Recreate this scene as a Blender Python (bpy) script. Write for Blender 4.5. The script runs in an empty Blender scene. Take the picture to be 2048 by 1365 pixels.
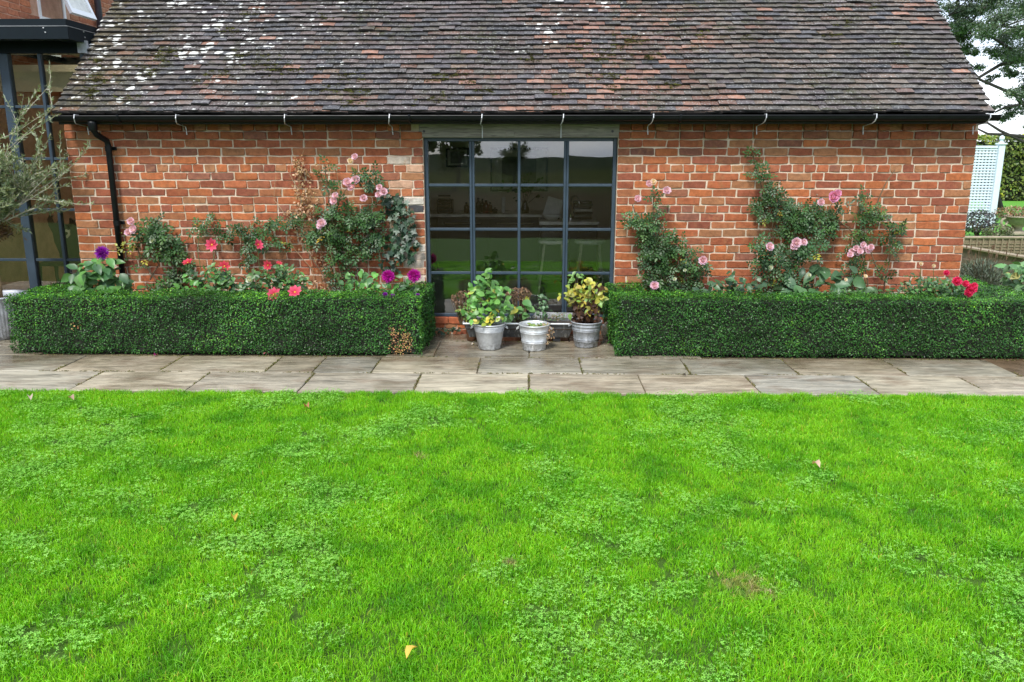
import bpy, bmesh, math, random
import numpy as np
from math import radians, sin, cos, pi, tan, atan
from mathutils import Vector, Matrix, Euler, noise

rnd = random.Random(7)
rng = np.random.default_rng(7)
sc = bpy.context.scene
COL = sc.collection

# ------------------------------------------------------------------ camera
FPX, CX, CY = 1620.0, 1024.0, 682.5
PITCH, YAW, CAMH = radians(13.27), radians(1.2), 1.75
cam_d = bpy.data.cameras.new("camera")
cam = bpy.data.objects.new("camera", cam_d)
COL.objects.link(cam)
cam.location = (0, 0, CAMH)
cam.rotation_euler = (radians(90) - PITCH, 0, YAW)
cam_d.sensor_width = 36.0
cam_d.lens = 36.0 * FPX / 2048.0
cam_d.clip_start = 0.05
cam_d.clip_end = 6000
sc.camera = cam

# ------------------------------------------------------------------ sky, sun, exposure
SUN_EL, SUN_AZ = radians(52), radians(200)      # light comes from behind the viewer, a little from the left
w = bpy.data.worlds.new("World")
sc.world = w
w.use_nodes = True
nt = w.node_tree
nt.nodes.clear()
wo = nt.nodes.new('ShaderNodeOutputWorld')
bg = nt.nodes.new('ShaderNodeBackground')
sky = nt.nodes.new('ShaderNodeTexSky')
sky.sky_type = 'NISHITA'
sky.sun_disc = False
sky.sun_elevation = SUN_EL
sky.sun_rotation = SUN_AZ
tc = nt.nodes.new('ShaderNodeTexCoord')
mp = nt.nodes.new('ShaderNodeMapping')
mp.inputs['Scale'].default_value = (1, 1, 3.2)
ns = nt.nodes.new('ShaderNodeTexNoise')
ns.inputs['Scale'].default_value = 1.7
ns.inputs['Detail'].default_value = 7
ns.inputs['Roughness'].default_value = .55
cr = nt.nodes.new('ShaderNodeValToRGB')
cr.color_ramp.elements[0].position = .34
cr.color_ramp.elements[0].color = (.30, .30, .30, 1)
cr.color_ramp.elements[1].position = .58
cr.color_ramp.elements[1].color = (1, 1, 1, 1)
n2 = nt.nodes.new('ShaderNodeTexNoise')
n2.inputs['Scale'].default_value = 3.1
n2.inputs['Detail'].default_value = 5
c2 = nt.nodes.new('ShaderNodeValToRGB')
c2.color_ramp.elements[0].position = .3
c2.color_ramp.elements[0].color = (2.2, 3.2, 5.0, 1)
c2.color_ramp.elements[1].position = .66
c2.color_ramp.elements[1].color = (8.8, 9.0, 9.3, 1)
mx = nt.nodes.new('ShaderNodeMixRGB')
L = nt.links.new
L(tc.outputs['Generated'], mp.inputs['Vector'])
L(mp.outputs['Vector'], ns.inputs['Vector'])
L(mp.outputs['Vector'], n2.inputs['Vector'])
L(ns.outputs['Fac'], cr.inputs['Fac'])
L(n2.outputs['Fac'], c2.inputs['Fac'])
L(cr.outputs['Color'], mx.inputs['Fac'])
L(sky.outputs['Color'], mx.inputs['Color1'])
L(c2.outputs['Color'], mx.inputs['Color2'])
L(mx.outputs['Color'], bg.inputs['Color'])
bg.inputs['Strength'].default_value = 0.08
L(bg.outputs['Background'], wo.inputs['Surface'])

sun_d = bpy.data.lights.new("sun", 'SUN')
sun_d.energy = 1.5
sun_d.angle = radians(11)
sun_d.color = (1.0, .965, .91)
sun = bpy.data.objects.new("sun", sun_d)
COL.objects.link(sun)
sd = Vector((-sin(SUN_AZ) * -1, cos(SUN_AZ), tan(SUN_EL))).normalized()   # towards the sun
sd = Vector((-0.34, -0.94, tan(SUN_EL))).normalized()
sun.rotation_euler = sd.to_track_quat('Z', 'Y').to_euler()
sun.location = (0, -5, 12)

vs = sc.view_settings
vs.view_transform = 'Standard'
vs.look = 'None'
vs.gamma = 1
vs.use_curve_mapping = False
vs.exposure = 1.6

# ------------------------------------------------------------------ helpers
FW = Vector((-sin(YAW) * cos(PITCH), cos(YAW) * cos(PITCH), -sin(PITCH)))
RT = Vector((cos(YAW), sin(YAW), 0))
UP = RT.cross(FW)
C0 = Vector((0, 0, CAMH))

def ray(x, y): return FW + RT * ((x - CX) / FPX) + UP * ((CY - y) / FPX)
def at(x, y, Y):
    d = ray(x, y); return C0 + d * (Y / d.y)
def gr(x, y, z=0.0):
    d = ray(x, y); return C0 + d * ((z - CAMH) / d.z)
def pj(p):
    v = Vector(p) - C0
    z = v.dot(FW)
    if z < .05: return (-9999, -9999, z)
    return (CX + FPX * v.dot(RT) / z, CY - FPX * v.dot(UP) / z, z)

def tag(o, label=None, cat=None, group=None, kind=None):
    if label: o['label'] = label
    if cat: o['category'] = cat
    if group: o['group'] = group
    if kind: o['kind'] = kind
    return o
def empty(name, loc=(0, 0, 0), label=None, cat=None, group=None, parent=None, kind=None):
    o = bpy.data.objects.new(name, None)
    COL.objects.link(o)
    o.location = loc
    o.empty_display_size = .1
    if parent: o.parent = parent
    return tag(o, label, cat, group, kind)
def link(name, me, parent=None, loc=None, rot=None, scale=None, color=None):
    """a linked object; loc is in world space, things that parent parts are never rotated"""
    o = bpy.data.objects.new(name, me)
    COL.objects.link(o)
    if loc is not None: o.location = loc
    if rot is not None: o.rotation_euler = rot
    if scale is not None: o.scale = scale
    if color is not None: o.color = color
    if parent:
        o.parent = parent
        off = Vector((0, 0, 0)); p = parent
        while p is not None:
            off += p.location; p = p.parent
        o.location = Vector(o.location) - off
    return o

class MB:
    """collects boxes, tubes and so on, links them as ONE mesh object"""
    def __init__(s): s.v = []; s.f = []
    def add(s, vs_, fs):
        k = len(s.v)
        s.v += [tuple(p) for p in vs_]
        s.f += [tuple(i + k for i in f) for f in fs]
        return s
    def box(s, a, b, bev=0.0, M=None):
        x0, x1 = min(a[0], b[0]), max(a[0], b[0]); y0, y1 = min(a[1], b[1]), max(a[1], b[1]); z0, z1 = min(a[2], b[2]), max(a[2], b[2])
        if bev <= 0:
            vs_ = [Vector((x, y, z)) for x in (x0, x1) for y in (y0, y1) for z in (z0, z1)]
            fs = [(0, 1, 3, 2), (4, 6, 7, 5), (0, 4, 5, 1), (2, 3, 7, 6), (0, 2, 6, 4), (1, 5, 7, 3)]
        else:
            b_ = min(bev, (x1 - x0) * .45, (y1 - y0) * .45, (z1 - z0) * .45)
            bm = bmesh.new()
            bmesh.ops.create_cube(bm, size=1)
            for v in bm.verts:
                v.co = Vector(((x0 + x1) / 2 + v.co.x * (x1 - x0), (y0 + y1) / 2 + v.co.y * (y1 - y0), (z0 + z1) / 2 + v.co.z * (z1 - z0)))
            bmesh.ops.bevel(bm, geom=bm.edges[:], offset=b_, segments=1, affect='EDGES')
            bm.verts.index_update()
            vs_ = [v.co.copy() for v in bm.verts]; fs = [tuple(v.index for v in f.verts) for f in bm.faces]
            bm.free()
        if M is not None: vs_ = [M @ v for v in vs_]
        return s.add(vs_, fs)
    def tube(s, pts, r, n=8, cap=True):
        pts = [Vector(p) for p in pts]
        rs = r if isinstance(r, (list, tuple)) else [r] * len(pts)
        vs_ = []; prev = None
        for i, p in enumerate(pts):
            t = (pts[min(i + 1, len(pts) - 1)] - pts[max(i - 1, 0)])
            if t.length < 1e-9: t = Vector((0, 0, 1))
            t.normalize()
            if prev is None:
                a = t.cross(Vector((0, 0, 1)) if abs(t.z) < .9 else Vector((1, 0, 0))).normalized()
            else:
                a = (prev - t * prev.dot(t))
                a = a.normalized() if a.length > 1e-6 else t.orthogonal().normalized()
            prev = a; b = t.cross(a)
            for k in range(n):
                q = 2 * pi * k / n
                vs_.append(p + (a * cos(q) + b * sin(q)) * rs[i])
        fs = []
        for i in range(len(pts) - 1):
            for k in range(n):
                fs.append((i * n + k, i * n + (k + 1) % n, (i + 1) * n + (k + 1) % n, (i + 1) * n + k))
        if cap:
            fs.append(tuple(range(n - 1, -1, -1)))
            fs.append(tuple((len(pts) - 1) * n + k for k in range(n)))
        return s.add(vs_, fs)
    def lathe(s, prof, n=32, c=(0, 0, 0), wob=None):
        vs_ = []; fs = []
        for (r, z) in prof:
            for k in range(n):
                q = 2 * pi * k / n
                rr = r * (1 + (wob(q, z) if wob else 0))
                vs_.append(Vector((c[0] + rr * cos(q), c[1] + rr * sin(q), c[2] + z)))
        for i in range(len(prof) - 1):
            for k in range(n):
                fs.append((i * n + k, i * n + (k + 1) % n, (i + 1) * n + (k + 1) % n, (i + 1) * n + k))
        return s.add(vs_, fs)
    def prism(s, poly, axis, a, b):
        """poly: list of 2-D points, extruded along axis 0/1/2 from a to b"""
        n = len(poly)
        def mk(p, t):
            c = list(p); c.insert(axis, t); return Vector(c)
        s.add([mk(p, a) for p in poly] + [mk(p, b) for p in poly],
              [tuple(range(n)), tuple(range(2 * n - 1, n - 1, -1))] + [(i, (i + 1) % n, n + (i + 1) % n, n + i) for i in range(n)])
        return s
    def mesh(s, name):
        me = bpy.data.meshes.new(name)
        me.from_pydata(s.v, [], s.f)
        me.update()
        return me
    def build(s, name, m=None, parent=None, smooth=False, origin=None):
        o0 = Vector(origin) if origin is not None else Vector((0, 0, 0))
        if origin is not None: s.v = [tuple(Vector(p) - o0) for p in s.v]
        me = s.mesh(name)
        bm = bmesh.new(); bm.from_mesh(me)
        bmesh.ops.recalc_face_normals(bm, faces=bm.faces[:])
        bm.to_mesh(me); bm.free()
        if m: me.materials.append(m)
        if smooth: me.shade_smooth()
        return link(name, me, parent, o0 if origin is not None else (0, 0, 0))

def tri_mesh(name, V, F, colr=None, m=None, smooth=False):
    """fast mesh from numpy: V (n,3), F (m,3) or (m,4)"""
    me = bpy.data.meshes.new(name)
    k = F.shape[1]
    me.vertices.add(len(V)); me.vertices.foreach_set('co', V.astype(np.float32).ravel())
    me.loops.add(F.size); me.loops.foreach_set('vertex_index', F.astype(np.int32).ravel())
    me.polygons.add(len(F)); me.polygons.foreach_set('loop_start', np.arange(0, F.size, k, dtype=np.int32))
    me.update(calc_edges=True)
    if colr is not None:
        at_ = me.attributes.new('col', 'FLOAT_COLOR', 'POINT')
        c = np.ones((len(V), 4), np.float32); c[:, :3] = colr
        at_.data.foreach_set('color', c.ravel())
    if m: me.materials.append(m)
    if smooth: me.shade_smooth()
    return me

# ------------------------------------------------------------------ materials
class NT:
    def __init__(s, name):
        s.m = bpy.data.materials.new(name); s.m.use_nodes = True
        s.t = s.m.node_tree; s.t.nodes.clear()
        s.out = s.t.nodes.new('ShaderNodeOutputMaterial')
    def n(s, typ, _props=None, **inp):
        nd = s.t.nodes.new('ShaderNode' + typ)
        for k, v in (_props or {}).items(): setattr(nd, k, v)
        for k, v in inp.items():
            key = k.replace('_', ' ')
            if key.isdigit() or (k[0] == 'i' and k[1:].isdigit()): sock = nd.inputs[int(k.lstrip('i'))]
            else: sock = nd.inputs[key]
            if isinstance(v, bpy.types.NodeSocket): s.t.links.new(v, sock)
            else: sock.default_value = v
        return nd
    def noise(s, vec, scale, detail=4, rough=.55, dist=0):
        return s.n('TexNoise', Vector=vec, Scale=scale, Detail=detail, Roughness=rough, Distortion=dist).outputs['Fac']
    def ramp(s, fac, a, b, lo=0.0, hi=1.0):
        return s.n('MapRange', {'clamp': True}, Value=fac, From_Min=a, From_Max=b, To_Min=lo, To_Max=hi).outputs[0]
    def mix(s, fac, a, b, mode='MIX'):
        return s.n('MixRGB', {'blend_type': mode}, Fac=fac, Color1=a, Color2=b).outputs['Color']
    def math(s, op, a, b=0.0):
        return s.n('Math', {'operation': op}, i0=a, i1=b).outputs[0]
    def pos(s): return s.n('NewGeometry').outputs['Position']
    def mapping(s, vec, scale): return s.n('Mapping', Vector=vec, Scale=scale).outputs[0]
    def bump(s, h, strength=.5, dist=.01): return s.n('Bump', Height=h, Strength=strength, Distance=dist).outputs[0]
    def fin(s, shader): s.t.links.new(shader, s.out.inputs['Surface']); return s.m
    def bsdf(s, **k):
        return s.n('BsdfPrincipled', **k).outputs[0]

def c4(c): return (c[0], c[1], c[2], 1)

def simple(name, col, rough=.6, metal=0.0, var=.18, scale=9, bump=.0, spec=.5, coat=0):
    t = NT(name); p = t.pos()
    f = t.noise(p, scale, 5)
    g = t.noise(p, scale * 7, 3)
    k = t.math('ADD', t.ramp(f, .3, .7, 1 - var, 1 + var), t.ramp(g, .3, .7, -var * .4, var * .4))
    base = t.mix(1.0, c4(col), t.n('CombineColor', Red=k, Green=k, Blue=k).outputs[0], 'MULTIPLY')
    kw = {}
    if bump: kw['Normal'] = t.bump(g, bump, .01)
    r = t.ramp(f, .3, .7, max(.03, rough - .08), min(1, rough + .08))
    return t.fin(t.bsdf(Base_Color=base, Roughness=r, Metallic=metal, Specular_IOR_Level=spec, **kw))

def source_color(t, src):
    if src == 'obj': return t.n('ObjectInfo').outputs['Color']
    return t.n('Attribute', {'attribute_name': 'col'}).outputs['Color']

def brick_mat(name, src):
    t = NT(name); p = t.pos(); c = source_color(t, src)
    f = t.noise(p, 26, 5, .65, .3)
    k = t.ramp(f, .28, .72, .68, 1.28)
    c = t.mix(1.0, c, t.n('CombineColor', Red=k, Green=k, Blue=k).outputs[0], 'MULTIPLY')
    f2 = t.noise(p, 11, 4, .6)
    c = t.mix(t.ramp(f2, .54, .70, 0, .5), c, (.37, .170, .075, 1))          # buff patches
    f3 = t.noise(t.mapping(p, (1, 1, 1.6)), 19, 6, .7)
    c = t.mix(t.ramp(f3, .60, .70, 0, .6), c, (.10, .055, .045, 1))          # burnt patches
    f4 = t.noise(p, 240, 2, .5)
    c = t.mix(t.ramp(f4, .63, .72, 0, .55), c, (.03, .025, .02, 1))          # pits
    f6 = t.noise(p, 38, 5, .75)
    c = t.mix(t.ramp(f6, .66, .78, 0, .6), c, (.52, .44, .36, 1))            # lime smears
    h = t.math('ADD', t.math('MULTIPLY', f, .7), t.math('MULTIPLY', f4, .35))
    return t.fin(t.bsdf(Base_Color=c, Roughness=.88, Specular_IOR_Level=.25, Normal=t.bump(h, .9, .008)))

def mortar_mat(name, col=(.50, .41, .32)):
    t = NT(name); p = t.pos()
    f = t.noise(p, 5, 5, .6); g = t.noise(p, 120, 3, .6)
    c = t.mix(t.ramp(f, .35, .7), c4(col), (col[0] * .62, col[1] * .58, col[2] * .52, 1))
    c = t.mix(t.ramp(g, .5, .75, 0, .35), c, (.68, .62, .55, 1))
    c = t.mix(t.ramp(t.noise(p, 300, 2), .62, .74, 0, .6), c, (.10, .08, .06, 1))
    return t.fin(t.bsdf(Base_Color=c, Roughness=.95, Specular_IOR_Level=.2, Normal=t.bump(g, .8, .006)))

def tile_mat(name, src):
    t = NT(name); p = t.pos(); c = source_color(t, src)
    sep = t.n('SeparateXYZ', Vector=p)
    X = sep.outputs[0]; Z = sep.outputs[2]
    f = t.noise(p, 18, 6, .65)
    k = t.ramp(f, .3, .7, .72, 1.3)
    c = t.mix(1.0, c, t.n('CombineColor', Red=k, Green=k, Blue=k).outputs[0], 'MULTIPLY')
    # grey weathering film
    c = t.mix(t.ramp(t.noise(p, 6, 4), .5, .7, 0, .35), c, (.13, .127, .125, 1))
    # moss and algae film
    big = t.noise(p, 1.5, 3, .5)
    mo = t.math('MULTIPLY', t.ramp(t.noise(p, 9, 6, .7), .48, .60), t.ramp(big, .44, .60))
    c = t.mix(t.math('MULTIPLY', mo, .88), c, (.036, .036, .011, 1))
    left = t.math('MULTIPLY', t.ramp(X, -3.45, -4.15), t.ramp(t.noise(p, 5, 4), .36, .62))
    c = t.mix(t.math('MULTIPLY', left, .8), c, (.065, .050, .010, 1))
    # tiny pale specks
    sp = t.ramp(t.noise(p, 62, 3, .6), .57, .66)
    reg = t.ramp(t.noise(p, 2.2, 3), .32, .56, .25, 1.0)
    c = t.mix(t.math('MULTIPLY', sp, reg), c, (.34, .34, .32, 1))
    # black spots
    v = t.n('TexVoronoi', Vector=t.mapping(p, (1, 1.1, 1.1)), Scale=21, Randomness=1.0)
    bs = t.math('LESS_THAN', v.outputs['Distance'], t.math('MULTIPLY', t.ramp(v.outputs['Color'], .38, 1.0), .30))
    c = t.mix(t.math('MULTIPLY', bs, .9), c, (.010, .010, .009, 1))
    # white crustose lichen rosettes
    dist = t.n('TexNoise', Vector=p, Scale=30, Detail=3).outputs['Color']
    pw = t.n('MixRGB', {'blend_type': 'LINEAR_LIGHT'}, Fac=.018, Color1=p, Color2=dist).outputs[0]
    m1 = t.math('MULTIPLY', t.ramp(X, -.9, -2.6, .0, 1.0), t.ramp(Z, 2.1, 3.0, .7, 1.15))
    m2 = t.math('MULTIPLY', t.ramp(t.math('ABSOLUTE', t.math('SUBTRACT', X, .55)), 1.3, .3), t.ramp(Z, 2.3, 2.9, .2, .75))
    lm = t.math('MAXIMUM', m1, t.math('MAXIMUM', m2, .12))
    lm = t.math('MULTIPLY', lm, t.ramp(t.noise(p, 1.9, 2), .38, .60, .15, 1.15))
    res = None
    for (scl, gain, th) in ((9.0, .60, .30), (16, .60, .46)):
        vo = t.n('TexVoronoi', Vector=pw, Scale=scl, Randomness=1.0)
        rad = t.math('MULTIPLY', t.math('MULTIPLY', t.ramp(vo.outputs['Color'], th, .95), gain), lm)
        hit = t.ramp(t.math('SUBTRACT', rad, vo.outputs['Distance']), -.005, .03)
        res = hit if res is None else t.math('MAXIMUM', res, hit)
    c = t.mix(res, c, t.mix(t.ramp(t.noise(p, 60, 3), .35, .65), (.42, .42, .38, 1), (.68, .69, .66, 1)))
    h = t.math('ADD', t.noise(p, 70, 4, .6), t.math('MULTIPLY', res, .4))
    rr = t.ramp(f, .3, .7, .42, .68)
    return t.fin(t.bsdf(Base_Color=c, Roughness=rr, Specular_IOR_Level=.45, Normal=t.bump(h, .35, .005)))

def leaf_mat(name, src, rough=.42, trans=.25, var=.25, spec=.5, nscale=3.0):
    t = NT(name); p = t.pos(); c = source_color(t, src)
    f = t.noise(p, nscale, 3)
    k = t.ramp(f, .3, .7, 1 - var, 1 + var)
    c = t.mix(1.0, c, t.n('CombineColor', Red=k, Green=k, Blue=k).outputs[0], 'MULTIPLY')
    a = t.bsdf(Base_Color=c, Roughness=rough, Specular_IOR_Level=spec)
    c2 = t.mix(1.0, c, (1.25, 1.15, .5, 1), 'MULTIPLY')
    b = t.n('BsdfTranslucent', Color=c2).outputs[0]
    return t.fin(t.n('MixShader', Fac=trans, i1=a, i2=b).outputs[0])

def glass_mat(name, ior=1.75, tint=(.93, .95, .94)):
    t = NT(name); p = t.pos()
    nb = t.bump(t.noise(p, 1.3, 2), .05, .02)
    fr = t.n('Fresnel', IOR=ior, Normal=nb).outputs[0]
    a = t.n('BsdfTransparent', Color=c4(tint)).outputs[0]
    b = t.n('BsdfGlossy', Color=(1, 1, 1, 1), Roughness=.0, Normal=nb).outputs[0]
    return t.fin(t.n('MixShader', Fac=fr, i1=a, i2=b).outputs[0])

def slab_mat():
    t = NT('sandstone_flag'); p = t.pos(); c = source_color(t, 'obj')
    rndv = t.n('ObjectInfo').outputs['Random']
    off = t.n('CombineXYZ', X=t.math('MULTIPLY', rndv, 40), Y=t.math('MULTIPLY', rndv, 23), Z=0.0).outputs[0]
    q = t.n('VectorMath', {'operation': 'ADD'}, i0=p, i1=off).outputs[0]
    st = t.noise(t.mapping(q, (1.0, 5.5, 1)), 2.3, 7, .62, 1.1)
    st2 = t.noise(t.mapping(q, (1.2, 9, 1)), 5.5, 5, .6, .8)
    k = t.math('ADD', t.ramp(st, .32, .68, .42, 1.08), t.ramp(st2, .3, .7, -.16, .16))
    c = t.mix(1.0, c, t.n('CombineColor', Red=k, Green=k, Blue=k).outputs[0], 'MULTIPLY')
    vein = t.ramp(t.math('ABSOLUTE', t.math('SUBTRACT', t.noise(t.mapping(q, (1, 3.2, 1)), 1.6, 5, .55, 1.6), .5)), .0, .018, .55, 0)
    c = t.mix(vein, c, (.44, .39, .29, 1))
    br = t.ramp(t.noise(t.mapping(q, (1, 2, 1)), 2.2, 5, .65), .50, .68, 0, .7)
    c = t.mix(br, c, (.17, .115, .075, 1))
    Y = t.n('SeparateXYZ', Vector=p).outputs[1]
    wet = t.math('ADD', t.ramp(Y, 6.1, 6.8, .1, .85), t.ramp(t.noise(p, 1.4, 4, .6), .4, .7, -.35, .45))
    wet = t.n('Clamp', Value=wet).outputs[0]
    c = t.mix(wet, c, t.mix(1.0, c, (.50, .46, .40, 1), 'MULTIPLY'))
    r = t.math('ADD', t.ramp(wet, 0, 1, .5, .14), t.ramp(st2, .3, .7, -.08, .08))
    return t.fin(t.bsdf(Base_Color=c, Roughness=r, Specular_IOR_Level=.5, Normal=t.bump(t.math('ADD', st, t.noise(p, 60, 3)), .22, .006)))

def zinc_mat(name='galvanised_zinc', col=(.56, .58, .60), rough=.42, dirt=.10):
    t = NT(name); p = t.pos()
    v = t.n('TexVoronoi', Vector=p, Scale=55).outputs['Color']
    f = t.noise(p, 14, 5, .65)
    k = t.math('ADD', t.ramp(f, .3, .7, .75, 1.15), t.ramp(v, 0, 1, -.08, .08))
    c = t.mix(1.0, c4(col), t.n('CombineColor', Red=k, Green=k, Blue=k).outputs[0], 'MULTIPLY')
    Z = t.n('SeparateXYZ', Vector=p).outputs[2]
    d = t.math('MULTIPLY', t.ramp(Z, dirt, .0), t.ramp(t.noise(p, 30, 5, .7), .42, .62))
    c = t.mix(t.math('MULTIPLY', d, .85), c, (.06, .055, .03, 1))
    streak = t.ramp(t.noise(t.mapping(p, (9, 9, 1)), 6, 4), .56, .68, 0, .35)
    c = t.mix(streak, c, (.72, .73, .73, 1))
    return t.fin(t.bsdf(Base_Color=c, Metallic=.55, Roughness=t.ramp(f, .3, .7, rough - .1, rough + .14), Normal=t.bump(t.noise(p, 9, 3), .15, .01)))

def oak_mat():
    t = NT('weathered_oak'); p = t.pos()
    g = t.noise(t.mapping(p, (1, 14, 14)), 3, 7, .65, .5)
    c = t.mix(t.ramp(g, .3, .7), (.13, .115, .095, 1), (.31, .285, .24, 1))
    c = t.mix(t.ramp(t.noise(t.mapping(p, (1.5, 30, 30)), 5, 3), .58, .66, 0, .7), c, (.035, .03, .025, 1))
    c = t.mix(t.ramp(t.noise(p, 4, 3), .5, .7, 0, .4), c, (.15, .14, .11, 1))
    return t.fin(t.bsdf(Base_Color=c, Roughness=.85, Normal=t.bump(g, .6, .006)))

def lawn_mat():
    t = NT('lawn_soil'); p = t.pos()
    f = t.noise(p, 3, 5); g = t.noise(p, 40, 4, .7)
    c = t.mix(t.ramp(f, .35, .65), (.055, .17, .014, 1), (.085, .24, .02, 1))
    c = t.mix(t.ramp(g, .4, .7, 0, .6), c, (.03, .07, .012, 1))
    return t.fin(t.bsdf(Base_Color=c, Roughness=.9, Specular_IOR_Level=.2, Normal=t.bump(g, 1, .03)))

def grass_mat(name, a, b, c_, trans=.38, rough=.45):
    """blade colour: green families drifting across the lawn, with per-blade scatter from the mesh"""
    t = NT(name); p = t.pos()
    c = t.n('Attribute', {'attribute_name': 'col'}).outputs['Color']
    f = t.noise(p, 1.1, 4, .6); g = t.noise(p, 3.4, 4, .65)
    base = t.mix(t.ramp(f, .36, .62), c4(a), c4(b))
    base = t.mix(t.ramp(g, .46, .66, 0, .9), base, c4(c_))
    # straw coloured worn patch and a few small ones
    sep = t.n('SeparateXYZ', Vector=p)
    bare = None
    for (x, y, r) in BARE:
        dx = t.math('SUBTRACT', sep.outputs[0], x); dy = t.math('MULTIPLY', t.math('SUBTRACT', sep.outputs[1], y), 1.0)
        d = t.math('SQRT', t.math('ADD', t.math('MULTIPLY', dx, dx), t.math('MULTIPLY', dy, dy)))
        h = t.ramp(t.math('ADD', d, t.ramp(t.noise(p, 22, 3), .3, .7, -r * .8, r * .8)), r, r * .2)
        bare = h if bare is None else t.math('MAXIMUM', bare, h)
    base = t.mix(t.math('MULTIPLY', bare, .75), base, (.36, .29, .13, 1))
    base = t.mix(1.0, base, c, 'MULTIPLY')
    s1 = t.bsdf(Base_Color=base, Roughness=rough, Specular_IOR_Level=.35)
    s2 = t.n('BsdfTranslucent', Color=t.mix(1.0, base, (1.1, 1.2, .6, 1), 'MULTIPLY')).outputs[0]
    return t.fin(t.n('MixShader', Fac=trans, i1=s1, i2=s2).outputs[0])

M = {}
M['brick_o'] = brick_mat('handmade_brick', 'obj'); M['brick_a'] = brick_mat('handmade_brick_mass', 'attr')
M['tile_o'] = tile_mat('clay_tile', 'obj'); M['tile_a'] = tile_mat('clay_tile_mass', 'attr')
M['mortar'] = mortar_mat('lime_mortar', (.66, .54, .42)); M['mortar2'] = mortar_mat('house_mortar', (.60, .36, .26))
M['oak'] = oak_mat()
M['steel'] = simple('slate_blue_steel', (.030, .050, .072), .42, 0, .12)
M['steel_dark'] = simple('dark_blue_fascia', (.004, .009, .013), .55, 0, .2, 3, 0.0, .18)
M['gutter'] = simple('black_painted_iron', (.004, .005, .006), .42, 0, .3, 12, 0.0, .25)
M['strap'] = simple('galvanised_strap', (.55, .56, .57), .4, .5, .2)
M['glass'] = glass_mat('window_glass', 1.85, (.985, .99, .985))
M['glass2'] = glass_mat('extension_glass', 1.6, (.95, .94, .86))
M['under'] = simple('roof_underlay', (.02, .018, .016), .9)
M['plaster'] = simple('dull_plaster', (.74, .67, .56), .9, 0, .06, 2)
M['tan'] = simple('tan_plaster', (.80, .74, .62), .9, 0, .06, 2)
M['white_plaster'] = simple('cream_plaster', (.75, .70, .58), .9, 0, .05, 2)
M['stone_floor'] = simple('pale_stone_floor', (.56, .53, .47), .35, 0, .12, 1.5)
M['slab'] = slab_mat()
M['joint'] = simple('sandy_joint', (.13, .105, .055), .95, 0, .4, 14, .6)
M['gravel'] = simple('wet_brown_paving', (.10, .066, .036), .5, 0, .3, 9, .4)
M['soil'] = simple('dark_soil', (.045, .032, .022), .95, 0, .35, 20, 1.0)
M['zinc'] = zinc_mat()
M['zinc2'] = zinc_mat('dull_zinc', (.40, .42, .45), .5, .2)
M['zinc_bright'] = zinc_mat('bright_zinc', (.66, .68, .69), .38, .1)
M['bark_pale'] = simple('olive_bark', (.46, .42, .33), .85, 0, .3, 25, .6)
M['bark_tan'] = simple('olive_trunk_bark', (.33, .23, .12), .85, 0, .3, 25, .6)
M['bark'] = simple('tree_bark', (.045, .04, .034), .9, 0, .3, 6, .8)
M['stem_green'] = simple('green_stem', (.075, .12, .035), .6, 0, .3, 25)
M['stem_brown'] = simple('woody_stem', (.13, .085, .045), .8, 0, .3, 25)
M['stem_tan'] = simple('dry_stem', (.34, .22, .12), .85, 0, .3, 25)
M['white_paint'] = simple('white_paint', (.78, .80, .82), .4, 0, .04)
M['trellis'] = simple('pale_blue_paint', (.60, .68, .76), .5, 0, .06)
M['terracotta'] = simple('terracotta', (.32, .15, .08), .85, 0, .2)
M['leaf_o'] = leaf_mat('leaf_single', 'obj'); M['leaf_a'] = leaf_mat('leaf_mass', 'attr')
M['hedge_leaf'] = leaf_mat('hedge_leaf', 'attr', .36, .18, .38, .24, 4.5)
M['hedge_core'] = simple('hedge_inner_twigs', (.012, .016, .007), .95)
M['petal'] = leaf_mat('petal', 'attr', .6, .30, .05, .25)
M['dark_wood'] = simple('dark_carved_wood', (.035, .018, .009), .4, 0, .3, 20)
M['black'] = simple('black_lacquer', (.008, .008, .009), .3)
M['counter'] = simple('grey_worktop', (.62, .60, .55), .3)
M['cabinet'] = simple('dark_cabinet', (.012, .012, .012), .5)
M['chrome'] = simple('chrome', (.7, .7, .72), .12, 1.0, .03)
M['paper'] = simple('paper_white', (.66, .66, .62), .8)
M['bottle_dark'] = simple('dark_bottle', (.012, .018, .010), .12)
M['bottle_red'] = simple('red_bottle', (.10, .012, .010), .15)
M['bottle_amber'] = simple('amber_bottle', (.12, .05, .012), .15)
M['print'] = simple('grey_print', (.24, .25, .23), .8, 0, .35, 3)
M['lavender'] = leaf_mat('lavender_leaf', 'attr', .8, .15, .2)
M['wicker'] = simple('woven_willow', (.20, .155, .10), .9, 0, .3, 30, .5)
M['wall_render'] = simple('weathered_board', (.16, .125, .09), .9, 0, .35, 12, .4)
M['coping'] = simple('pale_coping', (.29, .235, .165), .9, 0, .2, 12)
M['stone_urn'] = simple('buff_stone', (.30, .26, .19), .9, 0, .25, 14, .5)
M['far_lawn'] = simple('far_lawn_grass', (.085, .27, .018), .9, 0, .15, 3, .4)
M['field'] = simple('field_grass', (.035, .045, .014), .95, 0, .3, .05, 0.0, 0.0)
M['hill'] = simple('wooded_hill', (.022, .032, .022), 1, 0, .3, .02, 0.0, 0.0)
M['lead'] = simple('lead_flashing', (.35, .37, .40), .5, .3, .3, 20)
M['moss'] = leaf_mat('moss', 'attr', .9, .1, .2, .1, 9)

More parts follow.
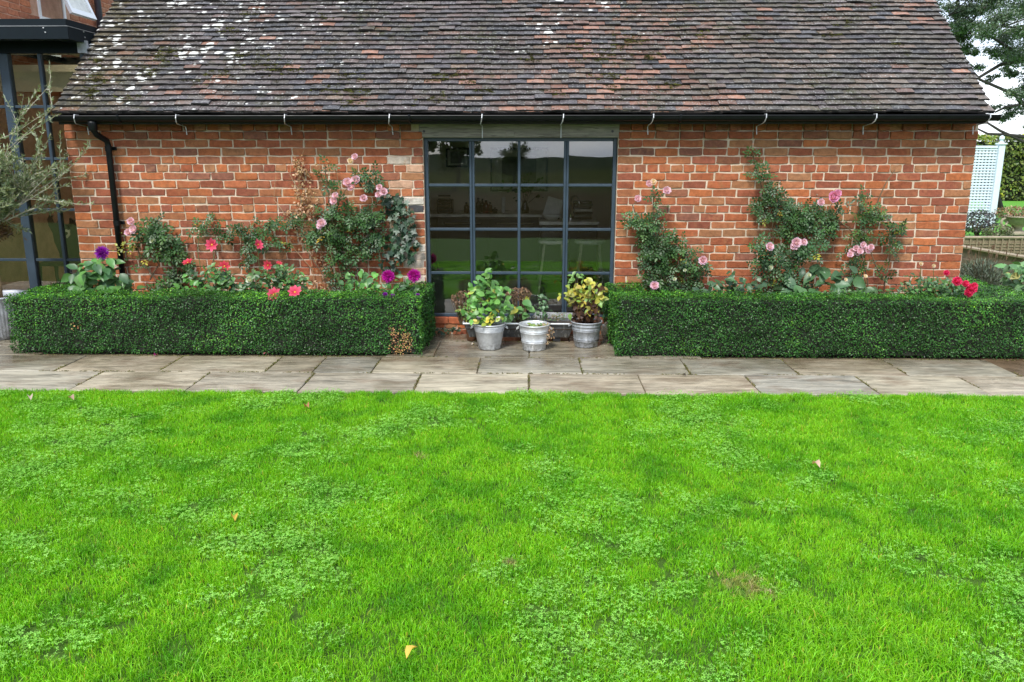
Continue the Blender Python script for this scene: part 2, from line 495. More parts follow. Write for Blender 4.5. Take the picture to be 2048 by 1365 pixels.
# ------------------------------------------------------------------ ground
def sheet(name, x0, x1, y0, y1, z, m, parent=None, kind='structure', nx=1, ny=1, amp=0, label=None):
    V = []; F = []
    for j in range(ny + 1):
        for i in range(nx + 1):
            x = x0 + (x1 - x0) * i / nx; y = y0 + (y1 - y0) * j / ny
            V.append((x, y, z + (amp * noise.noise(Vector((x * .8, y * .8, 3))) if amp else 0)))
    for j in range(ny):
        for i in range(nx):
            a = j * (nx + 1) + i
            F.append((a, a + 1, a + nx + 2, a + nx + 1))
    me = bpy.data.meshes.new(name); me.from_pydata(V, [], F); me.update(); me.materials.append(m)
    o = link(name, me, parent)
    if kind and not parent: o['kind'] = kind
    if label: o['label'] = label
    return o

YW = 7.74            # front face of the brick wall
YG = 5.745           # edge between grass and paving
sheet('ground', -3000, 3000, -3000, 3000, -.09, M['field'])
sheet('lawn', -40, 40, -3.2, YG - .01, -.012, lawn_mat() if False else simple('lawn_soil', (.050, .105, .012), .95, 0, .3, 12, .8, .2), nx=60, ny=40)
sheet('meadow', -60, 60, -40, -3.21, -.03, simple('rough_meadow', (.034, .028, .012), .95, 0, .4, .8, .6, 0.0), nx=40, ny=20, amp=0)
sheet('path_bed', -12, 5.6, YG - .01, YW + .02, -.016, M['joint'])
sheet('rear_lawn', 4.4, 40, 9.0, 29.6, -.02, M['far_lawn'])
sheet('side_path', 3.9, 9, 6.29, 9.0, -.010, M['gravel'])
sheet('courtyard', -14, -4.36, YW, 30, -.014, M['gravel'])
tag(sheet('bed_soil', -4.35, -1.0, 7.0, YW - .003, .02, M['soil']), None, None, None, 'structure')
tag(sheet('bed_soil', 1.0, 4.5, 7.0, YW - .003, .02, M['soil']), None, None, None, 'structure')

# ------------------------------------------------------------------ paving
path = empty('path', (0, 6.3, 0), kind='structure')
PALS = [(.43, .38, .28), (.40, .36, .28), (.46, .41, .30), (.38, .36, .29), (.43, .37, .27), (.36, .34, .28), (.40, .37, .29)]
def slab(x0, x1, y0, y1, col, skL=0, skR=0):
    g = .0045
    x0 += g; x1 -= g; y0 += g; y1 -= g
    c = ((x0 + x1) / 2, (y0 + y1) / 2, 0)
    ring = []
    nx, ny = 6, 3
    for i in range(nx): ring.append((x0 + (x1 - x0) * i / nx, y0))
    for i in range(ny): ring.append((x1, y0 + (y1 - y0) * i / ny))
    for i in range(nx): ring.append((x1 - (x1 - x0) * i / nx, y1))
    for i in range(ny): ring.append((x0, y1 - (y1 - y0) * i / ny))
    ring = [(x + rnd.uniform(-.003, .003), y + rnd.uniform(-.003, .003)) for x, y in ring]
    n = len(ring); tz = rnd.uniform(-.002, .002)
    V = [(x - c[0], y - c[1], -.03) for x, y in ring] + [(x - c[0], y - c[1], tz - .004) for x, y in ring]
    for x, y in ring:
        dx, dy = c[0] - x, c[1] - y
        V.append((x - c[0] + (.005 if dx > 0 else -.005), y - c[1] + (.005 if dy > 0 else -.005), tz + rnd.uniform(-.0008, .0008)))
    F = [(i, (i + 1) % n, n + (i + 1) % n, n + i) for i in range(n)] + [(n + i, n + (i + 1) % n, 2 * n + (i + 1) % n, 2 * n + i) for i in range(n)] + [tuple(range(2 * n, 3 * n))]
    me = bpy.data.meshes.new('paving_slab'); me.from_pydata(V, [], F); me.update(); me.materials.append(M['slab'])
    v = rnd.uniform(.93, 1.07)
    link('paving_slab', me, path, c, color=(col[0] * v, col[1] * v, col[2] * v, 1))
def xg(px, py): return gr(px, py).x
yA0, yA1, yB1, yC1 = YG, 6.282, 6.80, 7.40
row = [-7.0, -6.1, -5.2, -4.35] + [xg(137, 780), xg(371, 780), xg(596, 781), xg(826, 782), xg(985, 784), xg(1058, 785)] + [xg(1293, 787), xg(1525, 789), xg(1763, 790), xg(1985, 791), 4.9, 5.6]
row = sorted([r for r in row if abs(r - xg(985, 784)) > .02])
ROWS_A = row
for a, b in zip(row, row[1:]): slab(a, b, yA0, yA1, rnd.choice(PALS))
row = sorted([-7.0, -6.2, -5.4, xg(-140, 745)] + [xg(97, 747), xg(309, 747), xg(525, 747), xg(620, 748), xg(739, 749), xg(953, 750), xg(1166, 751), xg(1384, 751), xg(1602, 752), xg(1821, 753), xg(2043, 753)])
ROWS_B = row
for a, b in zip(row, row[1:]): slab(a, b, yA1, yB1, rnd.choice(PALS))
for (a, b) in ((-4.9, -4.3), (-6.0, -4.9), (-7.0, -6.0)): slab(a, b, yB1, yC1, rnd.choice(PALS)); slab(a, b, yC1, 8.2, rnd.choice(PALS))
for (a, b) in ((-1.25, xg(866, 716)), (xg(866, 716), xg(1058, 716)), (xg(1058, 716), xg(1262, 716)), (xg(1262, 716), 1.5)): slab(a, b, yB1, yC1, rnd.choice(PALS[3:]))
for (a, b) in ((-1.1, -.45), (-.45, .38), (.38, 1.3)): slab(a, b, yC1, YW - .02, rnd.choice(PALS[3:]))

JM = []
def joint_line(xa, ya, xb, yb_, dens=26):
    L_ = ((xb - xa) ** 2 + (yb_ - ya) ** 2) ** .5
    for i in range(int(L_ * dens)):
        t_ = rnd.random()
        x, y = xa + (xb - xa) * t_, ya + (yb_ - ya) * t_
        if noise.noise(Vector((x * 3, y * 5, 6))) > -.05: JM.append((x + rnd.gauss(0, .003), y + rnd.gauss(0, .003), .0))
for y_ in (yA1, yB1, yC1): joint_line(-5.5, y_, 4.4, y_, 60)
for r_ in ROWS_A: joint_line(r_, yA0, r_, yA1, 90)
for r_ in ROWS_B: joint_line(r_, yA1, r_, yB1, 90)
# ------------------------------------------------------------------ bricks
def brick_variant(seed, w_=.215, h=.0655, d=.045):
    r = random.Random(seed)
    x, z = w_ / 2, h / 2; c = .007
    pts = [(-x + c, -z), (0, -z), (x - c, -z), (x, -z + c), (x, z - c), (x - c, z), (0, z), (-x + c, z), (-x, z - c), (-x, -z + c)]
    pts = [(a + r.uniform(-.0055, .0045), b + r.uniform(-.0045, .004)) for a, b in pts]
    n = len(pts); V = [(a, d, b) for a, b in pts] + [(a, .0045, b) for a, b in pts]
    tl, tw = r.uniform(-.0015, .0015), r.uniform(-.002, .002)
    V += [(a * .962, r.uniform(-.0012, .0012) + a / x * tl + b / z * tw, b * .88) for a, b in pts]
    F = [(i, (i + 1) % n, n + (i + 1) % n, n + i) for i in range(n)] + [(n + i, n + (i + 1) % n, 2 * n + (i + 1) % n, 2 * n + i) for i in range(n)] + [tuple(range(2 * n, 3 * n))]
    return V, F
STR = [brick_variant(i) for i in range(9)]; HDR = [brick_variant(50 + i, .102) for i in range(6)]
def to_me(name, vf, m):
    me = bpy.data.meshes.new(name); me.from_pydata(vf[0], [], vf[1]); me.update(); me.materials.append(m); return me
STR_ME = [to_me('brick', v, M['brick_o']) for v in STR]; HDR_ME = [to_me('brick', v, M['brick_o']) for v in HDR]
BR = [(.30, .085, .038), (.25, .070, .036), (.33, .105, .042), (.21, .062, .040), (.29, .120, .058), (.18, .055, .042), (.27, .14, .070), (.23, .085, .050), (.36, .115, .042), (.17, .080, .055), (.30, .095, .045)]
def brick_colour(x, z):
    t = noise.noise(Vector((x * .6, z * 1.2, 8)))
    c = rnd.choice(BR)
    u = rnd.random()
    if u < .09: c = (.27, .155, .080)
    elif u < .13: c = (.15, .075, .062)
    elif u < .138: c = (.055, .045, .05)
    g_ = (.36, .112, .044)
    c = tuple(.66 * a_ + .34 * b_ for a_, b_ in zip(c, g_))
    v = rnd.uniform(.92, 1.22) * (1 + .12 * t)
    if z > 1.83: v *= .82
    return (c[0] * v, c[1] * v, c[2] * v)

def lay_bricks(u0, u1, z0, z1, hole=None, header_rows=(1, 6, 11, 16, 21), skip=None, dent=False):
    """list of (u_centre, z_centre, width, kind, seed, out) of courses in the strip"""
    out = []
    k0 = int(math.floor((z0 + .03) / .075)); k1 = int(math.ceil((z1 + .03) / .075))
    for k in range(k0, k1):
        za = k * .075 - .03; zc = za + .0375
        if za < z0 - .001 or za + .075 > z1 + .02: continue
        segs = [(u0, u1)]
        if hole and za + .075 > hole[2] + .02 and za < hole[3] - .02:
            segs = [(u0, hole[0]), (hole[1], u1)]
        for (a, b) in segs:
            hd = k in header_rows
            u = a
            first = True
            while u < b - .03:
                ww = .1125 if hd else .225
                if first and not hd and k % 2: ww = .1125 if rnd.random() < .7 else .165
                if first and hd: ww = .16
                if not first and not hd and rnd.random() < .04: ww = .1125
                ww *= rnd.uniform(.985, 1.015)
                if b - (u + ww) < .06: ww = b - u
                kind = 'h' if ww < .15 else 's'
                o_ = 0.0
                if dent and k == 26: o_ = 0.0
                out.append((u + ww / 2, zc, ww - .0110, kind, rnd.random(), o_, k))
                u += ww; first = False
    return out

def merged(name, items, m, parent, stuff=True):
    """items: (variant, Matrix, colour) joined in one mesh with a colour attribute"""
    V = []; F = []; Cc = []
    for (vf, Mx, c) in items:
        k = len(V)
        for p in vf[0]: V.append(Mx @ Vector(p)); Cc.append(c)
        for f in vf[1]: F.append(tuple(i + k for i in f))
    me = bpy.data.meshes.new(name); me.from_pydata(V, [], F); me.update()
    a = me.attributes.new('col', 'FLOAT_COLOR', 'POINT')
    arr = np.ones((len(V), 4), np.float32); arr[:, :3] = np.array(Cc)
    a.data.foreach_set('color', arr.ravel())
    me.materials.append(m)
    o = link(name, me, parent)
    if stuff: o['kind'] = 'stuff'
    return o

XL = at(133, 300, YW).x; XR = at(1950, 320, YW).x
HX0 = at(846, 300, YW).x; HX1 = at(1236, 300, YW).x
HZ0, HZ1 = .162, 1.868
barn = empty('brick_outbuilding', (0, YW, 0), 'low red brick outbuilding under a mossy clay tile roof, behind the clipped hedges', 'outbuilding')
WT = .33
mb = MB()
mb.box((XL + .004, YW + .006, -.05), (HX0, YW + WT, 2.0)).box((HX1, YW + .006, -.05), (XR - .004, YW + WT, 2.0))
mb.box((HX0, YW + .006, -.05), (HX1, YW + WT, HZ0 - .02)).box((HX0 + .001, YW + .14, HZ1 + .12), (HX1 - .001, YW + WT, 2.0))
RXL, RXR = at(106, 228, 7.55).x, at(1986, 228, 7.55).x
TH = radians(40.0); YE, ZE = 7.55, 2.052
YR = 9.74; ZR = ZE + (YR - YE) * tan(TH)
YB = YW + 4.0
def rz(y): return ZE - .06 + ((y - YE) if y < YR else (2 * YR - YE - y)) * tan(TH)
for xa, xb in ((XL + .004, XL + WT), (XR - WT, XR - .004)):
    mb.prism([(YW + WT, -.05), (YB, -.05), (YB, rz(YB) - .03), (YR, rz(YR) - .03), (YW + WT, rz(YW + WT) - .03)], 0, xa, xb)
mb.box((XL + .004, YB - .3, -.05), (XR - .004, YB, rz(YB) - .05))
wallo = mb.build('wall', M['mortar'], barn)
bricks = []
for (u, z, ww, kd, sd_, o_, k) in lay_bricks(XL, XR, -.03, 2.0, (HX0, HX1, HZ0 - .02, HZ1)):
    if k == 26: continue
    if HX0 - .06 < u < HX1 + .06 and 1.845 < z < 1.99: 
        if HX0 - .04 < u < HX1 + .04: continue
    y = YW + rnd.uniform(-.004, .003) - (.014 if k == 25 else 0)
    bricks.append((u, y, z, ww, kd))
# dentil course: every other header stands proud
x = XL
i = 0
while x < XR - .05:
    if not (HX0 - .05 < x + .055 < HX1 + .03):
        bricks.append((x + .055, YW - (.030 if i % 2 else .004), 1.9575, .103, 'h'))
    x += .1125; i += 1
def bcol(u, z):
    c = brick_colour(u, z)
    d0 = HX0 - u
    if 0 < d0 < .30 and rnd.random() < .48 and z < 1.75: c = rnd.choice([(.55, .50, .44), (.48, .40, .33), (.50, .30, .20)])
    if 0 < d0 < .15 and 1.15 < z < 1.23: c = (.07, .07, .075)
    return c
recs = []
for (u, y, z, ww, kd) in bricks:
    j = rnd.randrange(9 if kd == 's' else 6)
    base = .215 if kd == 's' else .102
    R = Euler((0, rnd.uniform(-.008, .008), 0)).to_matrix().to_4x4()
    Mx = Matrix.Translation((u, y, z + rnd.uniform(-.0015, .0015))) @ R @ Matrix.Diagonal((ww / base, 1, 1, 1))
    p = pj((u, y, z))
    hid = 1 if (z < .55 and not (HX0 < u < HX1)) else 0
    recs.append((hid, 0 if kd == 's' else 1, p[2], kd, j, Mx, bcol(u, z)))
recs.sort(key=lambda r: (r[0], r[1], r[2]))
for (hid, _, _, kd, j, Mx, c) in recs[:300]:
    o = link('brick', (STR_ME if kd == 's' else HDR_ME)[j], wallo, color=(c[0], c[1], c[2], 1))
    loc, q, s_ = Mx.decompose()
    o.location = loc; o.rotation_euler = q.to_euler(); o.scale = s_
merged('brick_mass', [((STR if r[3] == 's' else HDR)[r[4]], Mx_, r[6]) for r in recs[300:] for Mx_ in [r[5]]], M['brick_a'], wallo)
# gable bricks and jamb bricks
items = []
for side, X in ((-1, XL), (1, XR)):
    Rz = Matrix.Rotation(-pi / 2 if side < 0 else pi / 2, 4, 'Z')
    for (u, z, ww, kd, sd_, o_, k) in lay_bricks(YW + .03, YB, -.03, 3.8):
        if z + .04 > rz(u - .1) - .02 or z + .04 > rz(u + .1) - .02: continue
        j = rnd.randrange(6)
        items.append(((STR if kd == 's' else HDR)[j], Matrix.Translation((X, u, z)) @ Rz @ Matrix.Diagonal((ww / (.215 if kd == 's' else .102), 1, 1, 1)), brick_colour(u, z)))
for side, X in ((1, HX0), (-1, HX1)):
    Rz = Matrix.Rotation(pi / 2 if side > 0 else -pi / 2, 4, 'Z')
    for k in range(2, 25):
        items.append((HDR[k % 6], Matrix.Translation((X - side * .002, YW + .052, k * .075 + .0075)) @ Rz @ Matrix.Diagonal((.95, .3, 1, 1)), brick_colour(X, k * .075)))
merged('side_brick_mass', items, M['brick_a'], wallo)
# projecting brick sill under the window
for i in range(9):
    xx = HX0 + .01 + (HX1 - HX0 - .02) * (i + .5) / 9
    o = link('sill_brick', STR_ME[i % 9], wallo, (xx, YW - .012, .128), (0, rnd.uniform(-.01, .01), 0), ((HX1 - HX0) / 9 / .222, 1, .95), c4(brick_colour(xx, .2)))

# ------------------------------------------------------------------ roof
roof = empty('roof', (0, YE, ZE), parent=barn)
roof.location = Vector((0, YE, ZE)) - barn.location
mb = MB()
th = .05
for sgn in (0, 1):
    a = (YE + .02, rz(YE) + .035); b = (YR, rz(YR) + .035)
    if sgn: a = (2 * YR - YE, a[1])
    mb.prism([a, b, (b[0], b[1] - th), (a[0], a[1] - th)], 0, RXL + .03, RXR - .03)
mb.build('roof_deck', M['under'], roof)
def tile_variant(seed):
    r = random.Random(seed)
    w2, Lt, t_ = .079, .165, .0165
    nx = 3
    cam_ = r.uniform(.000, .005)
    V = []; F = []
    fr = [r.uniform(-.005, .005) for _ in range(nx + 1)]
    ch = [r.uniform(-.002, .001) for _ in range(nx + 1)]
    def zz(u): return cam_ * (1 - (u / w2) ** 2)
    for lvl in (0, 1):
        for i in range(nx + 1):
            u = -w2 + 2 * w2 * i / nx
            V.append((u, (fr[i] if lvl else fr[i] + .001), zz(u) + lvl * (t_ + ch[i] * 0)))
    for lvl in (0, 1):
        for i in range(nx + 1):
            u = -w2 + 2 * w2 * i / nx
            V.append((u, Lt, zz(u) + lvl * t_))
    n = nx + 1
    for i in range(nx):
        F.append((i, i + 1, n + i + 1, n + i))                       # front edge
        F.append((n + i, n + i + 1, 3 * n + i + 1, 3 * n + i))       # top
        F.append((i + 1, i, 2 * n + i, 2 * n + i + 1))               # underside
    F.append((0, n, 3 * n, 2 * n)); F.append((n - 1, 3 * n - 1, 4 * n - 1, 2 * n - 1))
    return V, F
TV = [tile_variant(i) for i in range(10)]
TV_ME = [to_me('roof_tile', v, M['tile_o']) for v in TV]
EDGE = simple('tile_edge_shade', (.016, .014, .013), .9, 0, .5, 9)  # shadow line below each tile row, put into the edge colour
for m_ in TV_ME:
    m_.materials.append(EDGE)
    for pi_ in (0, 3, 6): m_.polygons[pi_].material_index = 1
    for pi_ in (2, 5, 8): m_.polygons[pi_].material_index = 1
GAU = .0785
NROW = int((YR - YE) / cos(TH) / GAU) + 1
def RT_(x, s_, n): return Vector((x, YE + s_ * cos(TH) - n * sin(TH), ZE + s_ * sin(TH) + n * cos(TH)))
DARK = [(.064, .052, .052), (.052, .046, .049), (.074, .060, .058), (.044, .043, .047), (.064, .055, .048), (.052, .044, .040), (.078, .056, .050)]
BROWN = [(.080, .064, .052), (.070, .060, .050), (.092, .068, .054), (.066, .060, .054)]
REDD = [(.125, .064, .045), (.105, .058, .042), (.145, .075, .052), (.090, .055, .044), (.17, .088, .060), (.095, .068, .050), (.085, .06, .048)]
def tile_colour(x, s_):
    pr = .05
    mid = 1.0 - abs((x - (.75 + .12 * s_)) / .95)
    edge = noise.noise(Vector((x * 2.0, s_ * 2.5, 2))) * .5
    if mid + edge > .12: pr = .62
    elif x < -.2 and s_ < 1.1 and noise.noise(Vector((x * 1.4, s_ * 2, 5))) > -.05: pr = .20
    if x > 3.2 and s_ > 1.2: pr = .25
    c = rnd.choice(REDD) if rnd.random() < pr else rnd.choice(DARK if x < 1.6 else DARK[:4] + BROWN * 2)
    v = 1.28 * rnd.uniform(.70, 1.28) * (1 + .35 * noise.noise(Vector((x * 2.4, s_ * 4, 12))))
    return (c[0] * v, c[1] * v, c[2] * v)
def roof_wave(x, s_): return .014 * noise.noise(Vector((x * 1.1, s_ * .8, 0))) + .006 * noise.noise(Vector((x * 3.5, s_ * 2.2, 7)))
trec = []
for r in range(-1, NROW):
    x = RXL + (0 if r % 2 else -.08) + rnd.uniform(-.01, .01)
    while x < RXR - .02:
        wt = .1585 * rnd.uniform(.985, 1.02)
        a, b = max(x, RXL + rnd.uniform(-.008, .008)), min(x + wt, RXR + rnd.uniform(-.008, .008))
        x += wt
        if b - a < .03: continue
        xc = (a + b) / 2; s0 = max(r, 0) * GAU + rnd.uniform(-.0035, .0035) + .006 * noise.noise(Vector((xc * 1.3, r * .35, 4)))
        lift = rnd.uniform(-.001, .002) + (rnd.uniform(.003, .010) if rnd.random() < .05 else 0)
        tilt = -.040 / .165 + rnd.uniform(-.014, .014)
        if r == -1: s0 = -.006; lift -= .013; 
        o0 = RT_(xc, s0, .040 + lift + roof_wave(xc, s0))
        R = Matrix.Rotation(TH, 4, 'X') @ Matrix.Rotation(tilt, 4, 'X') @ Matrix.Rotation(rnd.uniform(-.012, .012), 4, 'Y') @ Matrix.Rotation(rnd.uniform(-.014, .014), 4, 'Z')
        Mx = Matrix.Translation(o0) @ R @ Matrix.Diagonal(((b - a - .003) / .158, 1, 1, 1))
        trec.append((r, rnd.randrange(10), Mx, tile_colour(xc, s0)))
vis = [t_ for t_ in trec if t_[0] >= 0]; hidn = [t_ for t_ in trec if t_[0] < 0]
vis.sort(key=lambda t_: t_[0])
for (r, j, Mx, c) in vis[:300]:
    o = link('roof_tile', TV_ME[j], roof, color=(c[0], c[1], c[2], 1))
    loc, q, s_ = Mx.decompose()
    o.location = loc - Vector((0, YE, ZE)); o.rotation_euler = q.to_euler(); o.scale = s_
tmass = merged('roof_tile_mass', [(TV[t_[1]], t_[2], t_[3]) for t_ in vis[300:] + hidn], M['tile_a'], roof)
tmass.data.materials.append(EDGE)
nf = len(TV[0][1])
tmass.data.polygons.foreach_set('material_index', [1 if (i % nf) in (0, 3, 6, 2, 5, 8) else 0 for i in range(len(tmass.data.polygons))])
# rear slope, plain courses
items = []
for r in range(0, NROW, 1):
    for i in range(28):
        x = RXL + (RXR - RXL) * (i + .5) / 28
        s0 = r * GAU
        p = RT_(x, s0, .022); p.y = 2 * YR - p.y
        R = Matrix.Rotation(pi, 4, 'Z') @ Matrix.Rotation(TH - .13, 4, 'X')
        items.append((TV[i % 10], Matrix.Translation(p) @ R @ Matrix.Diagonal((2.0, 1, 1, 1)), rnd.choice(DARK)))
merged('rear_tile_mass', items, M['tile_a'], roof)
# ridge tiles
for i in range(26):
    x0 = RXL + (RXR - RXL) * i / 26; x1 = RXL + (RXR - RXL) * (i + 1) / 26 - .006
    prof = []
    for k in range(9):
        q = pi * k / 8
        prof.append((YR + .11 * cos(q), ZR - .03 + .10 * sin(q)))
    prof += [(YR + .095 * cos(pi * k / 8), ZR - .035 + .085 * sin(pi * k / 8)) for k in range(8, -1, -1)]
    MB().prism(prof, 0, x0, x1).build('ridge_tile', M['terracotta'], roof)
# verge undercloak
for X in (RXL + .05, RXR - .05):
    mb = MB(); mb.prism([(YE + .05, rz(YE + .05) + .01), (YR, rz(YR) + .01), (YR, rz(YR) - .03), (YE + .05, rz(YE + .05) - .03)], 0, X - .03, X + .03)
    mb.build('verge_undercloak', M['mortar'], roof)

# ------------------------------------------------------------------ leaves toolkit
def norm(a): return a / np.maximum(np.linalg.norm(a, axis=-1, keepdims=True), 1e-9)
def bases(n, bias, spread, axis_bias=(0, 0, 0), r=rng):
    z = norm(np.array(bias, float) + r.normal(0, spread, (n, 3)))
    t = r.normal(0, 1, (n, 3)) + np.array(axis_bias, float)
    y = norm(t - z * np.sum(t * z, axis=1, keepdims=True))
    x = np.cross(y, z)
    return np.stack([x, y, z], axis=2)        # columns
def scatter(tV, tF, pos, B, scale, colr):
    """template instanced n times -> V, F, C"""
    n = len(pos); m = len(tV)
    V = np.einsum('nij,mj->nmi', B, tV) * np.asarray(scale).reshape(-1, 1, 1) + pos[:, None, :]
    F = (tF[None, :, :] + (np.arange(n) * m)[:, None, None]).reshape(-1, tF.shape[1])
    C = np.repeat(np.asarray(colr)[:, None, :], m, axis=1).reshape(-1, 3)
    return V.reshape(-1, 3), F, C
def T(vs_, fs): return np.array(vs_, float), np.array(fs, int)
# unit leaves lie along +Y, length 1
LF_SMALL = T([(0, 0, 0), (-.30, .5, .08), (0, 1, -.04), (.30, .5, .08)], [(0, 1, 2), (0, 2, 3)])
LF_BOX = T([(0, 0, 0), (-.36, .5, .05), (0, 1, -.05), (.36, .5, .05)], [(0, 2, 1), (0, 3, 2)])
LF_NARROW = T([(0, 0, 0), (-.13, .45, .03), (0, 1, -.05), (.13, .45, .03)], [(0, 1, 2), (0, 2, 3)])
LF_OVATE = T([(0, 0, 0), (-.24, .22, .05), (-.31, .48, .07), (-.18, .78, .02), (0, 1, -.10), (.18, .78, .02), (.31, .48, .07), (.24, .22, .05), (0, .25, -.02), (0, .5, -.02), (0, .78, -.05)],
             [(0, 1, 8), (1, 2, 8), (2, 9, 8), (2, 3, 9), (3, 10, 9), (3, 4, 10), (0, 8, 7), (7, 8, 6), (6, 8, 9), (6, 9, 5), (5, 9, 10), (5, 10, 4)])
LF_IVY = T([(0, .0, 0), (-.28, -.14, .02), (-.28, .18, .05), (-.55, .36, -.02), (-.22, .55, .05), (0, 1.0, -.08), (.22, .55, .05), (.55, .36, -.02), (.28, .18, .05), (.28, -.14, .02), (0, .4, .0)],
           [(0, 10, 1), (1, 10, 2), (2, 10, 3), (3, 10, 4), (4, 10, 5), (5, 10, 6), (6, 10, 7), (7, 10, 8), (8, 10, 9), (9, 10, 0)])
def compound():
    V = []; F = []
    for (bx, by, ang, s) in ((-.04, .25, 65, .36), (.04, .25, -65, .36), (-.04, .55, 55, .40), (.04, .55, -55, .40), (0, .72, 0, .48)):
        a = radians(ang); k = len(V)
        for (x, y, z) in ((0, 0, 0), (-.30, .45, .06), (-.16, .8, .03), (0, 1, -.06), (.16, .8, .03), (.30, .45, .06)):
            V.append((bx + s * (x * cos(a) - y * sin(a)), by + s * (x * sin(a) + y * cos(a)), s * z - .1 * by * by))
        F += [(k, k + 1, k + 2), (k, k + 2, k + 3), (k, k + 3, k + 4), (k, k + 4, k + 5)]
    return T(V, F)
LF_ROSE = compound()
TEMPL = {'rose': LF_ROSE, 'ivy': LF_IVY, 'ovate': LF_OVATE, 'small': LF_SMALL, 'narrow': LF_NARROW}
LEAF_ME = {}
def leaf_me(kind):
    if kind not in LEAF_ME:
        V, F = TEMPL[kind]
        L_ = []
        for s in range(4):
            r = np.random.default_rng(s + 11)
            W = V.copy(); W[:, 0] *= r.uniform(.85, 1.15); W[:, 2] += r.normal(0, .02, len(V)) - r.uniform(0, .22) * V[:, 1] ** 2
            me = tri_mesh('leaf', W, F, None, M['leaf_o'], True)
            L_.append(me)
        LEAF_ME[kind] = L_
    return LEAF_ME[kind]
def palette(n, cols, var=.2, r=rng):
    c = np.array(cols)[r.integers(0, len(cols), n)]
    return c * r.uniform(1 - var, 1 + var, (n, 1)) * r.uniform(.93, 1.07, (n, 3))
def foliage(name, kind, pos, B, scale, cols, m, parent, stuff=True):
    V, F = TEMPL[kind]
    a, b, c = scatter(V, F, pos, B, scale, cols)
    me = tri_mesh(name, a, b, c, m, True)
    o = link(name, me, parent)
    if stuff: o['kind'] = 'stuff'
    return o
ROSE_G = [(.050, .110, .036), (.038, .088, .034), (.062, .130, .045), (.045, .095, .030), (.075, .14, .04)]
IVY_G = [(.022, .060, .030), (.030, .075, .035), (.018, .048, .025), (.045, .095, .045)]
DAH_G = [(.075, .185, .045), (.060, .150, .050), (.095, .23, .055), (.055, .13, .05)]
DAH_B = [(.11, .31, .055), (.14, .36, .06), (.085, .24, .05)]
YEL_G = [(.45, .42, .06), (.30, .32, .06), (.50, .36, .05)]
DRY = [(.40, .24, .12), (.48, .31, .17), (.32, .17, .09), (.52, .36, .2)]

JM = np.array(JM); jn = len(JM)
jP = np.repeat(JM, 7, axis=0) + rng.normal(0, 1, (jn * 7, 3)) * (.005, .005, .001)
foliage('joint_moss', 'small', jP, bases(len(jP), (0, 0, 1), .7), rng.uniform(.006, .013, len(jP)), palette(len(jP), [(.12, .13, .03), (.16, .13, .05), (.07, .09, .025), (.20, .16, .08)], .3), M['moss'], path)
# moss cushions on the tiles
V_, F_, C_ = [], [], []
k = 0
mossc = [(545, 140, 34, 14), (445, 158, 20, 8), (300, 150, 16, 8), (340, 120, 20, 10), (700, 165, 22, 8), (720, 190, 30, 7), (650, 188, 22, 6), (870, 165, 24, 8), (480, 118, 14, 6),
         (1150, 105, 18, 8), (1200, 122, 34, 9), (1235, 98, 20, 12), (1270, 90, 18, 6), (1060, 125, 16, 6), (1220, 165, 26, 6), (1110, 195, 22, 7), (1220, 185, 16, 5), (1340, 178, 14, 5), (1300, 122, 18, 5),
         (905, 160, 22, 7), (880, 205, 18, 6), (600, 150, 22, 7), (400, 175, 16, 6), (455, 70, 18, 6), (500, 35, 14, 5), (650, 45, 10, 4), (1750, 22, 8, 5), (1655, 80, 14, 5), (1690, 55, 16, 5), (1790, 98, 8, 4), (830, 215, 16, 5),
         (200, 165, 14, 12), (190, 195, 14, 9), (200, 135, 9, 8), (1490, 85, 10, 4), (1400, 80, 10, 5), (970, 190, 22, 5), (940, 175, 10, 4), (250, 205, 20, 5), (700, 215, 24, 5)]
nrm = np.array((0, -sin(TH), cos(TH)))
for (mx_, my_, rx, ry) in mossc:
    n = int(rx * ry * 2.2)
    for _ in range(n // 12 + 3):
        px, py = mx_ + rnd.gauss(0, rx * .75), my_ + rnd.gauss(0, ry * .8)
        d = ray(px, py)
        # intersection with the roof plane
        nv = Vector(nrm); t_ = (Vector((0, YE, ZE)) - C0).dot(nv) / d.dot(nv)
        c = C0 + d * t_
        rr = rnd.uniform(.008, .024)
        m_ = 26
        dirs = norm(rng.normal(0, 1, (m_, 3)) + nrm * .7)
        pos = np.array(c) + nrm * .047 + dirs * rr * np.array([1.7, 1.1, .45]) * rng.uniform(.5, 1, (m_, 1))
        B = bases(m_, nrm, .8)
        g = rnd.choice([(.065, .066, .013), (.045, .043, .012), (.085, .09, .018), (.032, .030, .012)])
        a, b, cc = scatter(LF_SMALL[0], LF_SMALL[1], pos, B, rng.uniform(.007, .013, m_), palette(m_, [g], .3))
        V_.append(a); F_.append(b + k); C_.append(cc); k += len(a)
me = tri_mesh('moss', np.concatenate(V_), np.concatenate(F_), np.concatenate(C_), M['moss'])
tag(link('moss', me, roof), kind='stuff')

